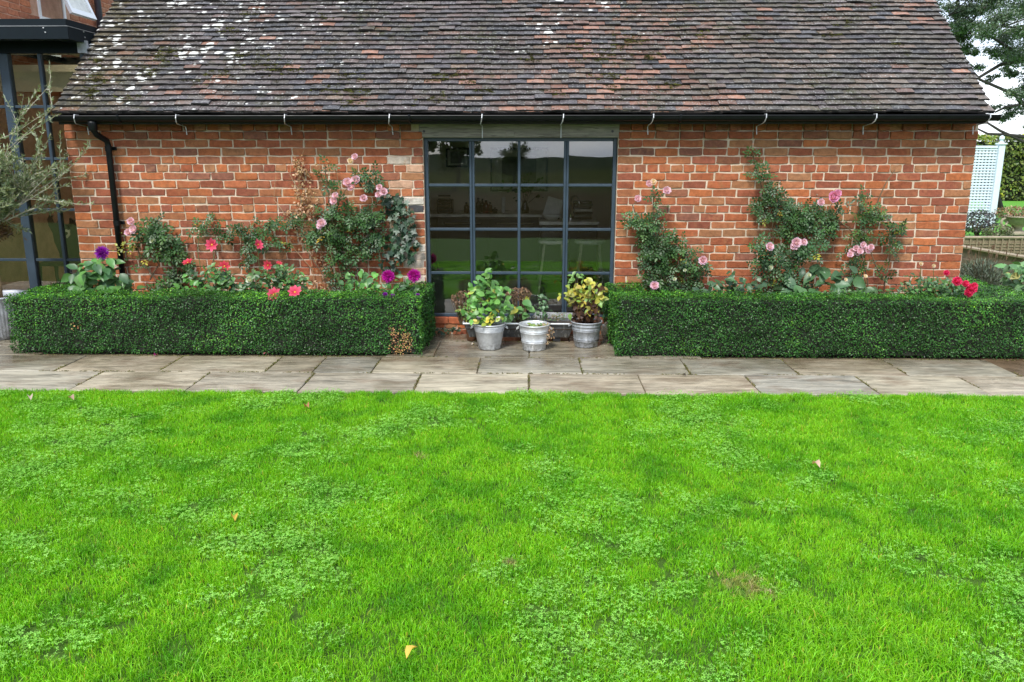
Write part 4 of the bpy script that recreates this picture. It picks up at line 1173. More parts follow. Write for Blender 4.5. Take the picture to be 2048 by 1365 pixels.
# ------------------------------------------------------------------ box hedges
def hedge(boxes, label, brown=None, dens=9500, leaf=.0165, name='box_hedge', cat='hedge', corec=M['hedge_core'], cols=None, m=None, cleft=None, amp=.034, inset=.045):
    cen = Vector((sum((b[0] + b[1]) / 2 for b in boxes) / len(boxes), boxes[0][2], 0))
    e = empty(name, cen, label, cat)
    P, N = [], []
    for bi, (x0, x1, y0, y1, z0, z1) in enumerate(boxes):
        for ax, val, sg in ((0, x0, -1), (0, x1, 1), (1, y0, -1), (1, y1, 1), (2, z1, 1)):
            dims = [(x0, x1), (y0, y1), (z0, z1)]
            oth = [i for i in range(3) if i != ax]
            A = (dims[oth[0]][1] - dims[oth[0]][0]) * (dims[oth[1]][1] - dims[oth[1]][0])
            n = int(A * dens)
            if ax == 2: n = int(n * 1.15)
            p = np.zeros((n, 3)); p[:, ax] = val
            for o_ in oth: p[:, o_] = rng.uniform(dims[o_][0], dims[o_][1], n)
            inside = np.zeros(n, bool)
            for bj, bb in enumerate(boxes):
                if bj == bi: continue
                e_ = 1e-3
                inside |= (p[:, 0] > bb[0] - e_) & (p[:, 0] < bb[1] + e_) & (p[:, 1] > bb[2] - e_) & (p[:, 1] < bb[3] + e_) & (p[:, 2] < bb[5] - e_)
            p = p[~inside]
            nn = np.zeros_like(p); nn[:, ax] = sg
            P.append(p); N.append(nn)
    P = np.concatenate(P); N = np.concatenate(N)
    dsp = np.array([amp * noise.noise(Vector((p[0] * 3.2, p[1] * 3.2, p[2] * 4.5))) + amp * .6 * noise.noise(Vector((p[0] * 13, p[1] * 13, p[2] * 13))) for p in P])
    # rounded shoulders
    zt_ = boxes[0][5]
    sho = np.clip((P[:, 2] - (zt_ - .04)) / .04, 0, 1) ** 2 * .016
    side = np.abs(N[:, 2]) < .5
    d = dsp - np.where(side, sho, 0) - rng.uniform(0, 1, len(P)) ** 2 * .035
    bot = np.clip(1 - P[:, 2] / .07, 0, 1) * side
    d -= bot * .035
    P = P + N * d[:, None]
    n = len(P)
    up = np.array((0, 0, .55))
    z = norm(N * .9 + up + rng.normal(0, .55, (n, 3)))
    t = rng.normal(0, 1, (n, 3)) + N * .6 + np.array((0, 0, .5))
    y = norm(t - z * np.sum(t * z, axis=1, keepdims=True)); x = np.cross(y, z)
    B = np.stack([x, y, z], axis=2)
    cols = cols or [(.028, .100, .016), (.036, .125, .020), (.020, .074, .016), (.054, .160, .024), (.028, .098, .022)]
    C = palette(n, cols, .25)
    cl = np.array([noise.noise(Vector((p[0] * 2.1, p[1] * 2.1, p[2] * 2.6 + 3))) for p in P])
    C *= (1 + .55 * cl)[:, None]
    yg = (cl > .12) & (rng.random(n) < .25)
    C[yg] = C[yg] * np.array((1.9, 1.55, .9))
    new = (np.abs(N[:, 2]) > .5) & (rng.random(n) < .5)
    C[new] = C[new] * np.array((2.1, 1.9, 1.3))
    S = leaf * rng.uniform(.65, 1.2, n)
    if brown:
        for (bx, by, bz, rx, rz_, pr) in brown:
            dd = ((P[:, 0] - bx) / rx) ** 2 + ((P[:, 2] - bz) / rz_) ** 2 + 1.2 * np.array([noise.noise(Vector((p[0] * 14, 5, p[2] * 14))) for p in P])
            hit = (dd < 1) & (P[:, 1] < boxes[0][2] + .25) & (rng.random(n) < pr)
            C[hit] = palette(int(hit.sum()), [(.48, .27, .10), (.55, .36, .15), (.38, .17, .08), (.42, .33, .10), (.30, .12, .08)], .25)
    V, F, Cc = scatter(LF_BOX[0], LF_BOX[1], P, B, S, C)
    me = tri_mesh('foliage', V, F, Cc, m or M['hedge_leaf'])
    tag(link('foliage', me, e), kind='stuff')
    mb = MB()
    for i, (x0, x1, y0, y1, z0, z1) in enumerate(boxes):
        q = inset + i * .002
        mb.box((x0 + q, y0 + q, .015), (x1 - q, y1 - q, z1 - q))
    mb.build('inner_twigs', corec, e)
    return e
HF = 6.83
hz = .515
lx = at(14, 640, HF).x; rx_ = at(848, 600, HF).x - .03
bxp = at(802, 688, HF)
hedge([(lx, rx_, HF, HF + .36, 0, hz), (rx_ - .30, rx_ + .02, HF + .36, YW - .03, 0, hz), (lx - .02, lx + .34, HF + .36, YW + .05, 0, hz)],
      'long clipped box hedge left of the window with a scorched orange corner', [(bxp.x, HF, bxp.z - .01, .105, .12, .8), (bxp.x - .02, HF, bxp.z + .10, .08, .09, .3), (at(150, 650, HF).x, HF, .25, .06, .05, .25)])
lx2 = at(1226, 600, HF).x + .03; rx2 = at(2085, 640, HF).x
hedge([(lx2 + .0, rx2, HF, HF + .36, 0, hz), (lx2 - .02, lx2 + .32, HF + .36, YW - .03, 0, hz), (rx2 - .36, rx2 + .05, HF + .36, YW + .4, 0, hz)],
      'long clipped box hedge right of the window, unbroken dark green')

# ------------------------------------------------------------------ flowers
def petal(L_, W_, cup=.0, tipw=.25, n=3):
    """strip petal along +Y, 2n+3 verts"""
    V = [(0, 0, 0)]
    for i in range(1, n + 1):
        t_ = i / (n + 1); ww = W_ * math.sin(pi * min(1, t_ * .9 + .08)) ** .8
        z = cup * t_ * t_ * L_
        V += [(-ww, L_ * t_, z + abs(ww) * .35), (0, L_ * t_, z), (ww, L_ * t_, z + abs(ww) * .35)]
    V.append((0, L_, cup * L_))
    F = [(0, 1, 2), (0, 2, 3)]
    for i in range(n - 1):
        a = 1 + 3 * i
        F += [(a, a + 3, a + 4), (a, a + 4, a + 1), (a + 1, a + 4, a + 5), (a + 1, a + 5, a + 2)]
    a = 1 + 3 * (n - 1); t_ = len(V) - 1
    F += [(a, t_, a + 1), (a + 1, t_, a + 2)]
    return np.array(V, float), np.array(F, int)
def flower_mesh(kind, seed, colA, colB, center=None):
    r = np.random.default_rng(seed); VV = []; FF = []; CC = []; k = 0
    def addp(pv, pf, B, o, ca, cb, s=1.0, jit=.1):
        nonlocal k
        V = (B @ pv.T).T * s + o
        tt = (pv[:, 1:2] / max(pv[:, 1].max(), 1e-6))
        c = np.array(ca) * (1 - tt) + np.array(cb) * tt
        c = c * r.uniform(1 - jit, 1 + jit)
        VV.append(V); FF.append(pf + k); CC.append(c); k += len(V)
    def basis(d, spin):
        d = d / np.linalg.norm(d); up = np.array((0, 0, 1.0)) if abs(d[2]) < .95 else np.array((1.0, 0, 0))
        x = np.cross(d, up); x /= np.linalg.norm(x); z = np.cross(x, d)
        x2 = x * cos(spin) + z * sin(spin); z2 = np.cross(x2, d)
        return np.stack([x2, d, z2], axis=1)
    if kind == 'star':
        for i in range(8):
            a = 2 * pi * i / 8 + r.uniform(-.08, .08); el = r.uniform(.05, .28)
            pv, pf = petal(.060 * r.uniform(.9, 1.08), .0175, .12)
            d = np.array((cos(a) * cos(el), sin(a) * cos(el), sin(el)))
            addp(pv, pf, basis(d, 0), d * .004, colB, colA)
        for (rad, c, n_, h) in ((.015, (.30, .006, .008), 12, .006), (.009, (.70, .35, .05), 8, .010)):
            V = [(0, 0, h)] + [(rad * cos(2 * pi * i / n_), rad * sin(2 * pi * i / n_), h * .5) for i in range(n_)]
            F = [(0, 1 + i, 1 + (i + 1) % n_) for i in range(n_)]
            VV.append(np.array(V)); FF.append(np.array(F) + k); CC.append(np.tile(np.array(c), (len(V), 1))); k += len(V)
    elif kind in ('pompom', 'ball'):
        N_ = 130 if kind == 'pompom' else 95
        for i in range(N_):
            z = 1 - 1.55 * (i + .5) / N_; a = i * 2.39996
            q = math.sqrt(max(0, 1 - z * z)); d = np.array((q * cos(a), q * sin(a), z)) + r.normal(0, .05 + .35 * max(0, z - .6), 3)
            if kind == 'pompom': pv, pf = petal(.040 * r.uniform(.85, 1.12), .0042, .05, n=2)
            else: pv, pf = petal(.024 * r.uniform(.9, 1.1), .0085, .35, n=2)
            o = d * (.020 if kind == 'pompom' else .018) * np.array((1, 1, .7))
            addp(pv, pf, basis(d, r.uniform(-.5, .5)), o, np.array(colB), np.array(colA), 1, .22)
        V = [(0, 0, .030)] + [(.016 * q_ * cos(2 * pi * i / 10), .016 * q_ * sin(2 * pi * i / 10), z_) for (q_, z_) in ((.7, .026), (1.3, .014), (1.3, -.004)) for i in range(10)]
        F = [(0, 1 + i, 1 + (i + 1) % 10) for i in range(10)]
        for j_ in range(2):
            for i in range(10):
                a_, b_ = 1 + j_ * 10 + i, 1 + j_ * 10 + (i + 1) % 10
                F += [(a_, a_ + 10, b_), (b_, a_ + 10, b_ + 10)]
        VV.append(np.array(V)); FF.append(np.array(F) + k); CC.append(np.tile(np.array(colB), (len(V), 1))); k += len(V)
    elif kind == 'rose':
        for ring, (n_, el, rad, L_, W_) in enumerate(((4, 1.35, .003, .022, .010), (6, 1.1, .006, .026, .013), (8, .8, .010, .028, .016), (9, .45, .014, .028, .018), (8, .05, .015, .028, .018))):
            for i in range(n_):
                a = 2 * pi * i / n_ + ring * .5 + r.uniform(-.15, .15); e_ = el + r.uniform(-.12, .12)
                d = np.array((cos(a) * cos(e_), sin(a) * cos(e_), sin(e_)))
                pv, pf = petal(L_ * r.uniform(.9, 1.1), W_, .55, n=3)
                o = np.array((cos(a) * rad, sin(a) * rad, 0))
                addp(pv, pf, basis(d, 0), o, np.array(colB), np.array(colA), 1, .06)
    elif kind == 'bud':
        for i in range(6):
            a = 2 * pi * i / 6; d = np.array((.35 * cos(a), .35 * sin(a), 1.0))
            pv, pf = petal(.022, .007, .45, n=2)
            addp(pv, pf, basis(d, 0), np.array((cos(a) * .004, sin(a) * .004, 0)), colB, colA)
    return tri_mesh('flower', np.concatenate(VV), np.concatenate(FF), np.concatenate(CC), M['petal'], True)
PINK = ((.84, .66, .80), (.82, .52, .70)); DPINK = ((.84, .46, .72), (.82, .34, .58)); CREAM = ((.86, .78, .66), (.84, .70, .54))
FM = {
    'rose': [flower_mesh('rose', i, *PINK) for i in range(3)],
    'rose_deep': [flower_mesh('rose', i + 5, *DPINK) for i in range(2)],
    'cream': [flower_mesh('rose', 9, *CREAM)],
    'star': [flower_mesh('star', i, (.74, .105, .20), (.50, .02, .05)) for i in range(2)],
    'star_red': [flower_mesh('star', i + 3, (.70, .075, .12), (.42, .012, .03)) for i in range(2)],
    'magenta': [flower_mesh('pompom', i, (.52, .010, .36), (.26, .002, .15)) for i in range(2)],
    'purple': [flower_mesh('pompom', 4, (.28, .012, .42), (.12, .002, .18))],
    'ball': [flower_mesh('ball', i, (.85, .075, .22), (.55, .012, .09)) for i in range(2)],
    'bud': [flower_mesh('bud', 0, (.80, .50, .55), (.30, .35, .10))],
    'white': [flower_mesh('rose', 12, (.75, .78, .70), (.60, .68, .50))],
    'greenbud': [flower_mesh('bud', 3, (.50, .52, .16), (.16, .25, .05))],
}
def flower(parent, kind, px, py, Y, size=1.0, face=None, label=None):
    p = at(px, py, Y)
    f = Vector(face) if face else Vector((rnd.uniform(-.35, .35), -1, rnd.uniform(.1, .6)))
    q = f.to_track_quat('Z', 'Y').to_euler()
    o = link('flower', rnd.choice(FM[kind]), parent, p, q, (size,) * 3)
    if label: o['label'] = label
    return o

# ------------------------------------------------------------------ plants
def clumps(cl, Y, dy, k=1.0):
    P = []
    for (cx, cy, rx, ry, n) in cl:
        for _ in range(int(n * k)):
            a = rnd.uniform(0, 2 * pi); r = math.sqrt(rnd.random()) * 1.05
            p = at(cx + rx * r * cos(a), cy + ry * r * sin(a), Y + rnd.uniform(-dy, dy))
            P.append(tuple(p))
    return np.array(P)
def stems(parent, lines, Y, r0=.005, m='stem_brown', name='stem'):
    for ln in lines:
        pts = [at(x, y, Y + rnd.uniform(-.02, .02)) for x, y in ln]
        fine = []
        for a, b in zip(pts, pts[1:]):
            for t_ in (0, .5): fine.append(a.lerp(b, t_) + Vector((rnd.uniform(-.008, .008), 0, rnd.uniform(-.008, .008))) * (1 if t_ else 0))
        fine.append(pts[-1])
        nn = len(fine)
        MB().tube(fine, [r0 * (1 - .6 * i / nn) for i in range(nn)], 5).build(name, M[m], parent)
def plant(name, label, cat, base, Y, dy, cl, kind, size, cols, indiv=0, bias=(0, -1, .7), spread=.55, lines=(), sm='stem_brown', extra=None, group=None, axis=(0, 0, -.4), sr=.005, k=1.0, m='leaf_a'):
    b = gr(*base) if len(base) == 2 else Vector(base)
    e = empty(name, (b.x, Y, .02), label, cat, group)
    if kind == 'rose': k *= 1.3; size *= 1.36; sr *= 1.25; cl = [(a_, b_, c_ * .84, d_ * .84, e_) for a_, b_, c_, d_, e_ in cl]; cols = [(a_ * .80, b_ * .92, c_ * .72) for a_, b_, c_ in cols]
    P = clumps(cl, Y, dy, k)
    n = len(P)
    B = bases(n, bias, spread, axis)
    S = rng.uniform(size * .7, size * 1.2, n)
    C = palette(n, cols, .25)
    if extra:
        h = rng.random(n) < extra[1] * (.10 if kind == 'rose' else 1)
        C[h] = palette(int(h.sum()), extra[0], .2)
    idx = np.argsort(P[:, 1])          # nearest first
    sel = idx[:indiv]; rest = idx[indiv:]
    if len(rest): foliage('foliage', kind, P[rest], B[rest], S[rest], C[rest], M[m], e)
    mes = leaf_me(kind) if indiv else None
    for i in sel:
        Mr = Matrix(B[i].tolist())
        link('leaf', mes[i % 4], e, tuple(P[i]), Mr.to_euler(), (float(S[i]),) * 3, c4(tuple(C[i])))
    stems(e, lines, Y + .02, sr, sm)
    return e

YC = 7.64   # climbers, just off the wall
# left bed --------------------------------------------------------
e = plant('dahlia_plant', 'broad leaved dahlia with a single violet flower, at the left end of the left bed', 'flowering plant', (205, 640), 7.30, .10,
          [(195, 560, 55, 30, 34), (215, 585, 60, 16, 26), (180, 545, 30, 22, 12), (160, 550, 18, 8, 4), (230, 580, 24, 14, 10), (210, 530, 24, 14, 9), (190, 535, 34, 16, 14), (240, 560, 20, 14, 8)], 'ovate', .115, DAH_G[:3] + [(.045, .12, .045)], 91, (0, -.8, .9), .5,
          [[(205, 640), (208, 560), (204, 512)], [(215, 640), (225, 560), (226, 530)]], 'stem_green')
flower(e, 'purple', 204, 506, 7.25, 1.15, (-.2, -1, .5))
flower(e, 'greenbud', 227, 527, 7.26, .9, (0, -.3, 1))
e = plant('climbing_rose', 'climbing rose beside the black downpipe with two pale pink blooms', 'rose', (300, 640), YC, .06,
          [(300, 462, 26, 20, 30), (330, 485, 32, 25, 46), (300, 480, 40, 22, 26), (345, 510, 30, 18, 26), (275, 520, 18, 14, 6), (350, 565, 30, 22, 28), (325, 580, 26, 18, 20), (385, 455, 20, 10, 5), (312, 450, 12, 14, 8), (370, 540, 22, 14, 12), (330, 600, 50, 14, 20)], 'rose', .072, ROSE_G, 0,
          lines=[[(352, 620), (312, 560), (280, 520), (276, 480), (270, 465)], [(280, 520), (300, 500), (296, 480), (290, 462)], [(330, 600), (350, 540), (330, 500)], [(300, 560), (318, 530), (302, 500)]], extra=(YEL_G, .07), sr=.007)
for (k_, x, y, s) in (('rose', 262, 443, .85), ('rose', 268, 459, 1.05), ('rose', 257, 466, .9), ('greenbud', 244, 467, 1), ('greenbud', 252, 472, 1), ('white', 306, 483, .7), ('greenbud', 258, 498, .8), ('greenbud', 246, 506, .7)): flower(e, k_, x, y, YC - .07, s)
n_ = 30; P = clumps([(250, 500, 22, 10, 26), (258, 490, 14, 8, 10)], YC - .02, .03)
foliage('foliage', 'ovate', P, bases(len(P), (0, -1, .5), .7), rng.uniform(.02, .04, len(P)), palette(len(P), YEL_G + [(.20, .24, .06)]), M['leaf_a'], e)
e = plant('star_dahlia_plant', 'dahlia with three coral pink star shaped flowers in front of the left wall', 'flowering plant', (410, 640), 7.34, .10,
          [(430, 575, 42, 22, 60), (395, 590, 40, 14, 40), (450, 560, 25, 16, 26), (410, 600, 60, 10, 40), (385, 555, 20, 10, 12), (430, 545, 24, 14, 24), (460, 580, 24, 16, 30)], 'small', .060, DAH_G, 0, (0, -.8, .9), .6,
          [[(415, 640), (405, 560), (395, 500), (398, 470)], [(430, 640), (432, 570), (425, 495)], [(450, 640), (455, 580), (449, 538)], [(400, 640), (385, 570), (378, 530)]], 'stem_green', k=2.1)
for (k_, x, y, s, f) in (('star', 424, 490, 1.0, (.05, -1, .2)), ('star_red', 376, 526, .9, (-.3, -.5, 1)), ('star_red', 449, 533, .85, (.2, -1, .3)), ('bud', 398, 466, 1, (0, 0, 1))): flower(e, k_, x, y, 7.27, s, f)
P = clumps([(385, 585, 34, 18, 34), (372, 560, 20, 8, 6), (440, 592, 26, 8, 10)], 7.24, .06)
foliage('foliage', 'ovate', P, bases(len(P), (0, -.7, .9), .5), rng.uniform(.045, .075, len(P)), palette(len(P), DAH_B), M['leaf_a'], e)
e = plant('star_dahlia_plant', 'spreading coral pink dahlia with small notched leaves, left of the big magenta blooms', 'flowering plant', (550, 640), 7.30, .12,
          [(540, 570, 50, 25, 90), (575, 560, 30, 28, 50), (500, 580, 22, 22, 30), (600, 590, 40, 12, 40), (540, 595, 70, 10, 50), (545, 548, 40, 14, 40), (600, 570, 24, 18, 24)], 'small', .058, DAH_G + [(.10, .16, .06)], 0, (0, -.8, .9), .6,
          [[(540, 640), (520, 560), (515, 492)], [(550, 640), (540, 580), (536, 534)], [(565, 640), (562, 580), (560, 530)], [(545, 640), (548, 595)], [(590, 640), (590, 590)]], 'stem_green', k=2.0)
for (k_, x, y, s, f) in (('star', 516, 490, .85, (.9, -.5, .4)), ('star_red', 536, 531, .75, (-.2, -1, .1)), ('star_red', 558, 528, .5, (.3, -.4, 1)), ('star', 548, 590, .95, (0, -1, .5)), ('star', 590, 585, .95, (.1, -.7, .7)), ('white', 500, 560, .9, None), ('greenbud', 592, 535, .8, None), ('greenbud', 604, 562, .8, None), ('greenbud', 490, 552, .7, None)): flower(e, k_, x, y, 6.96 if y > 580 else 7.20, s * (1.15 if y > 580 else 1), f)
e = plant('climbing_rose', 'thin straggling rose trained along the wall above the coral dahlias', 'rose', (480, 640), YC, .05,
          [(412, 455, 16, 16, 14), (425, 445, 16, 10, 8), (450, 470, 26, 12, 14), (480, 460, 24, 16, 22), (505, 475, 22, 14, 20), (530, 450, 20, 10, 12), (560, 445, 30, 9, 20), (595, 440, 20, 8, 12), (500, 500, 26, 18, 18), (540, 480, 24, 14, 12), (572, 488, 14, 12, 8), (490, 525, 18, 12, 8)], 'rose', .060, ROSE_G, 0,
          lines=[[(520, 620), (500, 560), (480, 500), (490, 460), (550, 445), (600, 438)], [(415, 560), (432, 500), (425, 440)]], extra=(YEL_G, .05))
e = plant('climbing_rose', 'bushy climbing rose on the left wall with a fan of pale pink blooms', 'rose', (690, 640), YC - .02, .08,
          [(660, 425, 30, 14, 24), (690, 432, 30, 18, 32), (650, 455, 34, 16, 34), (630, 475, 30, 16, 28), (665, 480, 30, 22, 38), (700, 470, 26, 18, 20), (690, 400, 20, 10, 8), (720, 350, 12, 14, 12), (740, 365, 16, 8, 12), (753, 350, 8, 14, 8), (745, 430, 26, 14, 26), (720, 440, 20, 12, 18), (690, 510, 30, 16, 20), (670, 525, 18, 14, 8), (745, 470, 26, 18, 24), (720, 500, 26, 14, 14), (675, 560, 22, 30, 28), (700, 545, 16, 14, 8), (640, 350, 12, 8, 4), (655, 332, 8, 14, 3), (660, 375, 24, 10, 5), (740, 500, 30, 14, 16)], 'rose', .064, ROSE_G, 0,
          lines=[[(690, 640), (684, 560), (670, 500), (664, 440), (680, 400), (698, 370)], [(684, 560), (720, 500), (735, 440), (760, 390)], [(700, 640), (640, 540), (600, 480)], [(664, 440), (655, 380), (650, 330)], [(760, 390), (745, 355)]], extra=(YEL_G, .05), sr=.006, k=1.1)
for (k_, x, y, s) in (('rose', 710, 314, .75), ('cream', 701, 323, .75), ('rose', 695, 366, 1.1), ('rose', 712, 361, 1.05), ('rose', 703, 374, 1.0), ('bud', 706, 381, 1), ('rose', 759, 375, .75), ('rose', 767, 384, .9), ('rose', 757, 390, .75), ('rose', 671, 392, .8), ('rose', 668, 402, .9), ('bud', 683, 398, 1.1), ('rose', 727, 397, .85), ('rose', 643, 447, 1.05), ('rose', 640, 452, .8)): flower(e, k_, x, y, YC - .10, s)
e = plant('ivy', 'dark ivy hanging in a column beside the window on the left wall', 'ivy', (800, 640), YC + .02, .05,
          [(775, 390, 18, 14, 20), (790, 405, 22, 16, 28), (785, 425, 20, 12, 16), (803, 430, 26, 14, 24), (815, 455, 24, 18, 30), (800, 475, 26, 20, 30), (822, 490, 14, 20, 18), (790, 500, 26, 14, 24), (805, 515, 20, 14, 16), (775, 530, 16, 16, 12), (790, 535, 14, 10, 8), (745, 445, 16, 12, 12), (730, 430, 20, 10, 12), (755, 480, 18, 18, 18), (735, 490, 18, 14, 12)], 'ivy', .058, IVY_G, 300, (0, -1, .5), .38,
          lines=[[(770, 640), (790, 530), (812, 470), (800, 420), (770, 385)]], axis=(0, 0, -1.0))
e = plant('dead_climber', 'dried brown climber clinging to the left wall above the roses', 'dead plant', (620, 640), YC + .05, .03,
          [(597, 330, 12, 20, 40), (604, 350, 14, 14, 34), (600, 380, 14, 20, 26), (605, 410, 18, 22, 40), (590, 430, 22, 12, 26), (615, 425, 20, 12, 20), (620, 395, 22, 30, 26), (620, 480, 18, 40, 26), (640, 540, 22, 40, 40), (655, 580, 40, 18, 40), (600, 470, 24, 30, 20), (640, 350, 26, 30, 8), (560, 440, 20, 20, 8)], 'small', .032, DRY, 0, (0, -1, .3), .8, k=1.9,
          lines=[[(640, 640), (625, 540), (610, 450), (598, 380), (600, 320), (612, 285)], [(650, 640), (650, 560), (640, 480), (650, 420), (636, 360), (640, 300)], [(610, 450), (570, 430), (548, 400), (552, 350)], [(640, 480), (668, 430), (680, 380), (672, 330)], [(625, 540), (590, 500), (560, 450)], [(650, 560), (668, 500), (660, 440)], [(598, 380), (580, 350), (586, 318)]], sm='stem_tan', sr=.004)
e = plant('pompom_dahlia_plant', 'bright green dahlia bush with two big spiky magenta blooms beside the window', 'flowering plant', (770, 640), 7.25, .10,
          [(720, 570, 34, 22, 36), (750, 580, 34, 18, 30), (790, 580, 40, 18, 26), (700, 590, 30, 12, 18), (740, 555, 20, 14, 12), (820, 585, 26, 12, 12), (730, 595, 70, 8, 26), (812, 560, 14, 10, 4)], 'ovate', .075, DAH_B + DAH_G, 160, (0, -.8, .9), .5,
          [[(780, 640), (778, 600), (776, 556)], [(830, 640), (826, 600), (828, 556)], [(740, 640), (745, 580), (760, 545)], [(700, 640), (690, 600), (664, 520), (650, 450)]], 'stem_green')
flower(e, 'magenta', 776, 553, 7.18, 1.05, (-.05, -1, .25), 'magenta spiky bloom, further from the window')
flower(e, 'magenta', 828, 552, 7.18, 1.1, (.1, -1, .25), 'magenta spiky bloom, nearest to the window')
for (k_, x, y, s) in (('bud', 727, 591, 1.3), ('greenbud', 794, 531, .9), ('greenbud', 741, 545, .8)): flower(e, k_, x, y, 6.98 if y > 580 else 7.16, s)
MBp = [(770, 590), (785, 593), (835, 592)]
for (x, y) in MBp: flower(e, 'purple', x, y, 6.98, .45, (0, -.3, 1))

# right bed --------------------------------------------------------
e = plant('climbing_rose', 'leaning climbing rose right of the window with scattered pale pink blooms', 'rose', (1330, 640), YC - .03, .08,
          [(1262, 440, 12, 12, 10), (1285, 440, 34, 12, 26), (1318, 420, 14, 8, 8), (1300, 460, 34, 14, 34), (1300, 480, 30, 14, 34), (1340, 480, 28, 14, 28), (1315, 505, 34, 18, 48), (1345, 510, 28, 18, 30), (1310, 535, 28, 16, 32), (1350, 545, 30, 18, 34), (1385, 525, 26, 18, 28), (1305, 560, 22, 14, 22), (1340, 575, 36, 20, 44), (1385, 570, 24, 26, 32), (1378, 500, 14, 10, 8), (1400, 545, 14, 14, 10), (1310, 580, 26, 12, 16), (1308, 395, 6, 12, 6)], 'rose', .062, ROSE_G, 0,
          lines=[[(1340, 640), (1330, 560), (1310, 480), (1306, 420), (1305, 372)], [(1320, 480), (1275, 440), (1265, 410), (1275, 402)], [(1306, 420), (1318, 395), (1332, 385)], [(1390, 640), (1392, 570), (1400, 525)]], extra=(YEL_G, .06), sr=.006, k=1.05)
for (k_, x, y, s) in (('rose', 1298, 368, .8), ('cream', 1307, 365, .75), ('rose', 1333, 382, .95), ('rose', 1275, 398, .85), ('bud', 1371, 445, 1), ('rose', 1406, 521, 1.0), ('rose', 1309, 572, 1.05), ('white', 1349, 559, .5), ('white', 1370, 541, .4), ('greenbud', 1362, 565, .9)): flower(e, k_, x, y, YC - .14, s)
e = plant('climbing_rose', 'tall climbing rose arching across the middle of the right wall', 'rose', (1560, 640), YC - .02, .08,
          [(1503, 305, 7, 12, 5), (1515, 325, 18, 8, 9), (1520, 348, 22, 10, 14), (1535, 372, 18, 12, 18), (1550, 395, 18, 14, 24), (1565, 415, 22, 14, 28), (1525, 412, 22, 12, 20), (1530, 435, 18, 10, 14), (1590, 430, 22, 18, 36), (1610, 450, 22, 18, 30), (1580, 455, 22, 14, 20), (1620, 420, 22, 14, 24), (1640, 445, 22, 20, 30), (1665, 440, 18, 22, 26), (1650, 470, 20, 12, 14), (1570, 470, 26, 12, 14), (1680, 420, 12, 12, 10)], 'rose', .060, ROSE_G, 0,
          lines=[[(1545, 640), (1545, 520), (1545, 440), (1525, 380), (1510, 330), (1503, 290)], [(1545, 440), (1600, 440), (1650, 440), (1700, 455)], [(1650, 440), (1668, 400)], [(1530, 372), (1590, 430), (1640, 460)]], extra=(YEL_G, .05), sr=.006, k=1.15)
for (k_, x, y, s) in (('rose_deep', 1667, 394, 1.35), ('rose_deep', 1675, 388, .9), ('bud', 1633, 391, 1.2), ('rose', 1642, 405, .8), ('bud', 1505, 290, .9), ('bud', 1517, 412, .8)): flower(e, k_, x, y, YC - .12, s)
e = plant('shrub_rose', 'low shrub rose in the middle of the right bed with round pink blooms', 'rose', (1570, 640), 7.48, .10,
          [(1525, 495, 24, 16, 30), (1540, 515, 34, 16, 34), (1590, 505, 32, 18, 34), (1560, 540, 36, 18, 36), (1520, 530, 18, 12, 12), (1620, 500, 26, 18, 26), (1580, 560, 36, 18, 34), (1535, 580, 26, 14, 18), (1635, 480, 14, 14, 10), (1600, 585, 34, 12, 26)], 'rose', .062, [(.055, .115, .050), (.045, .10, .045), (.07, .14, .05)], 0,
          lines=[[(1570, 640), (1560, 560), (1540, 500)], [(1580, 640), (1600, 560), (1592, 490)]], extra=(YEL_G, .07), sr=.006, k=1.1)
for (k_, x, y, s) in (('rose', 1539, 494, .95), ('rose', 1592, 486, 1.15), ('rose', 1588, 493, .95), ('rose', 1607, 485, .8), ('white', 1541, 536, .6), ('greenbud', 1558, 538, .9), ('white', 1618, 551, .5)): flower(e, k_, x, y, 7.36, s)
e = plant('climbing_rose', 'yellowing rose near the right end of the wall, its pink cluster bowed over', 'rose', (1740, 640), YC - .03, .08,
          [(1730, 400, 14, 12, 9), (1735, 420, 24, 12, 20), (1725, 435, 16, 10, 10), (1750, 440, 26, 10, 20), (1765, 432, 12, 10, 6), (1720, 470, 24, 16, 24), (1790, 455, 22, 10, 16), (1780, 475, 16, 14, 14), (1800, 450, 16, 8, 8), (1720, 530, 20, 22, 22), (1705, 560, 20, 18, 18), (1770, 545, 14, 20, 10), (1790, 500, 14, 16, 8), (1700, 500, 14, 14, 8)], 'rose', .058, ROSE_G + [(.10, .16, .04)], 0,
          lines=[[(1745, 640), (1735, 560), (1722, 500), (1730, 440), (1735, 395)], [(1765, 640), (1770, 560), (1790, 480), (1812, 450)], [(1640, 430), (1680, 445), (1710, 470), (1735, 492)], [(1750, 420), (1770, 370), (1790, 340)], [(1765, 560), (1740, 500)]], extra=(YEL_G, .24), sr=.006)
for i, (x, y) in enumerate(((1704, 503), (1712, 497), (1720, 503), (1728, 497), (1736, 501), (1742, 495), (1714, 507), (1700, 510), (1726, 490))): flower(e, 'rose', x, y, YC - .16 - .02 * (i % 3), .72)
for (x, y) in ((1812, 458), (1790, 488), (1682, 508), (1700, 510)): flower(e, 'greenbud', x, y, YC - .12, 1)
e = plant('squash_leaf_plant', 'plant with large round grey green leaves low in the right bed', 'leafy plant', (1630, 640), 7.38, .08,
          [(1628, 540, 26, 12, 8), (1660, 560, 22, 14, 7), (1600, 575, 30, 14, 9), (1570, 585, 26, 10, 7), (1740, 585, 30, 10, 9), (1720, 555, 16, 10, 3), (1680, 580, 26, 12, 9)], 'ovate', .15, [(.075, .16, .06), (.06, .13, .055), (.05, .11, .05)], 60, (0, -.7, .8), .35,
          [[(1630, 640), (1628, 560)], [(1660, 640), (1662, 570)]], 'stem_green')
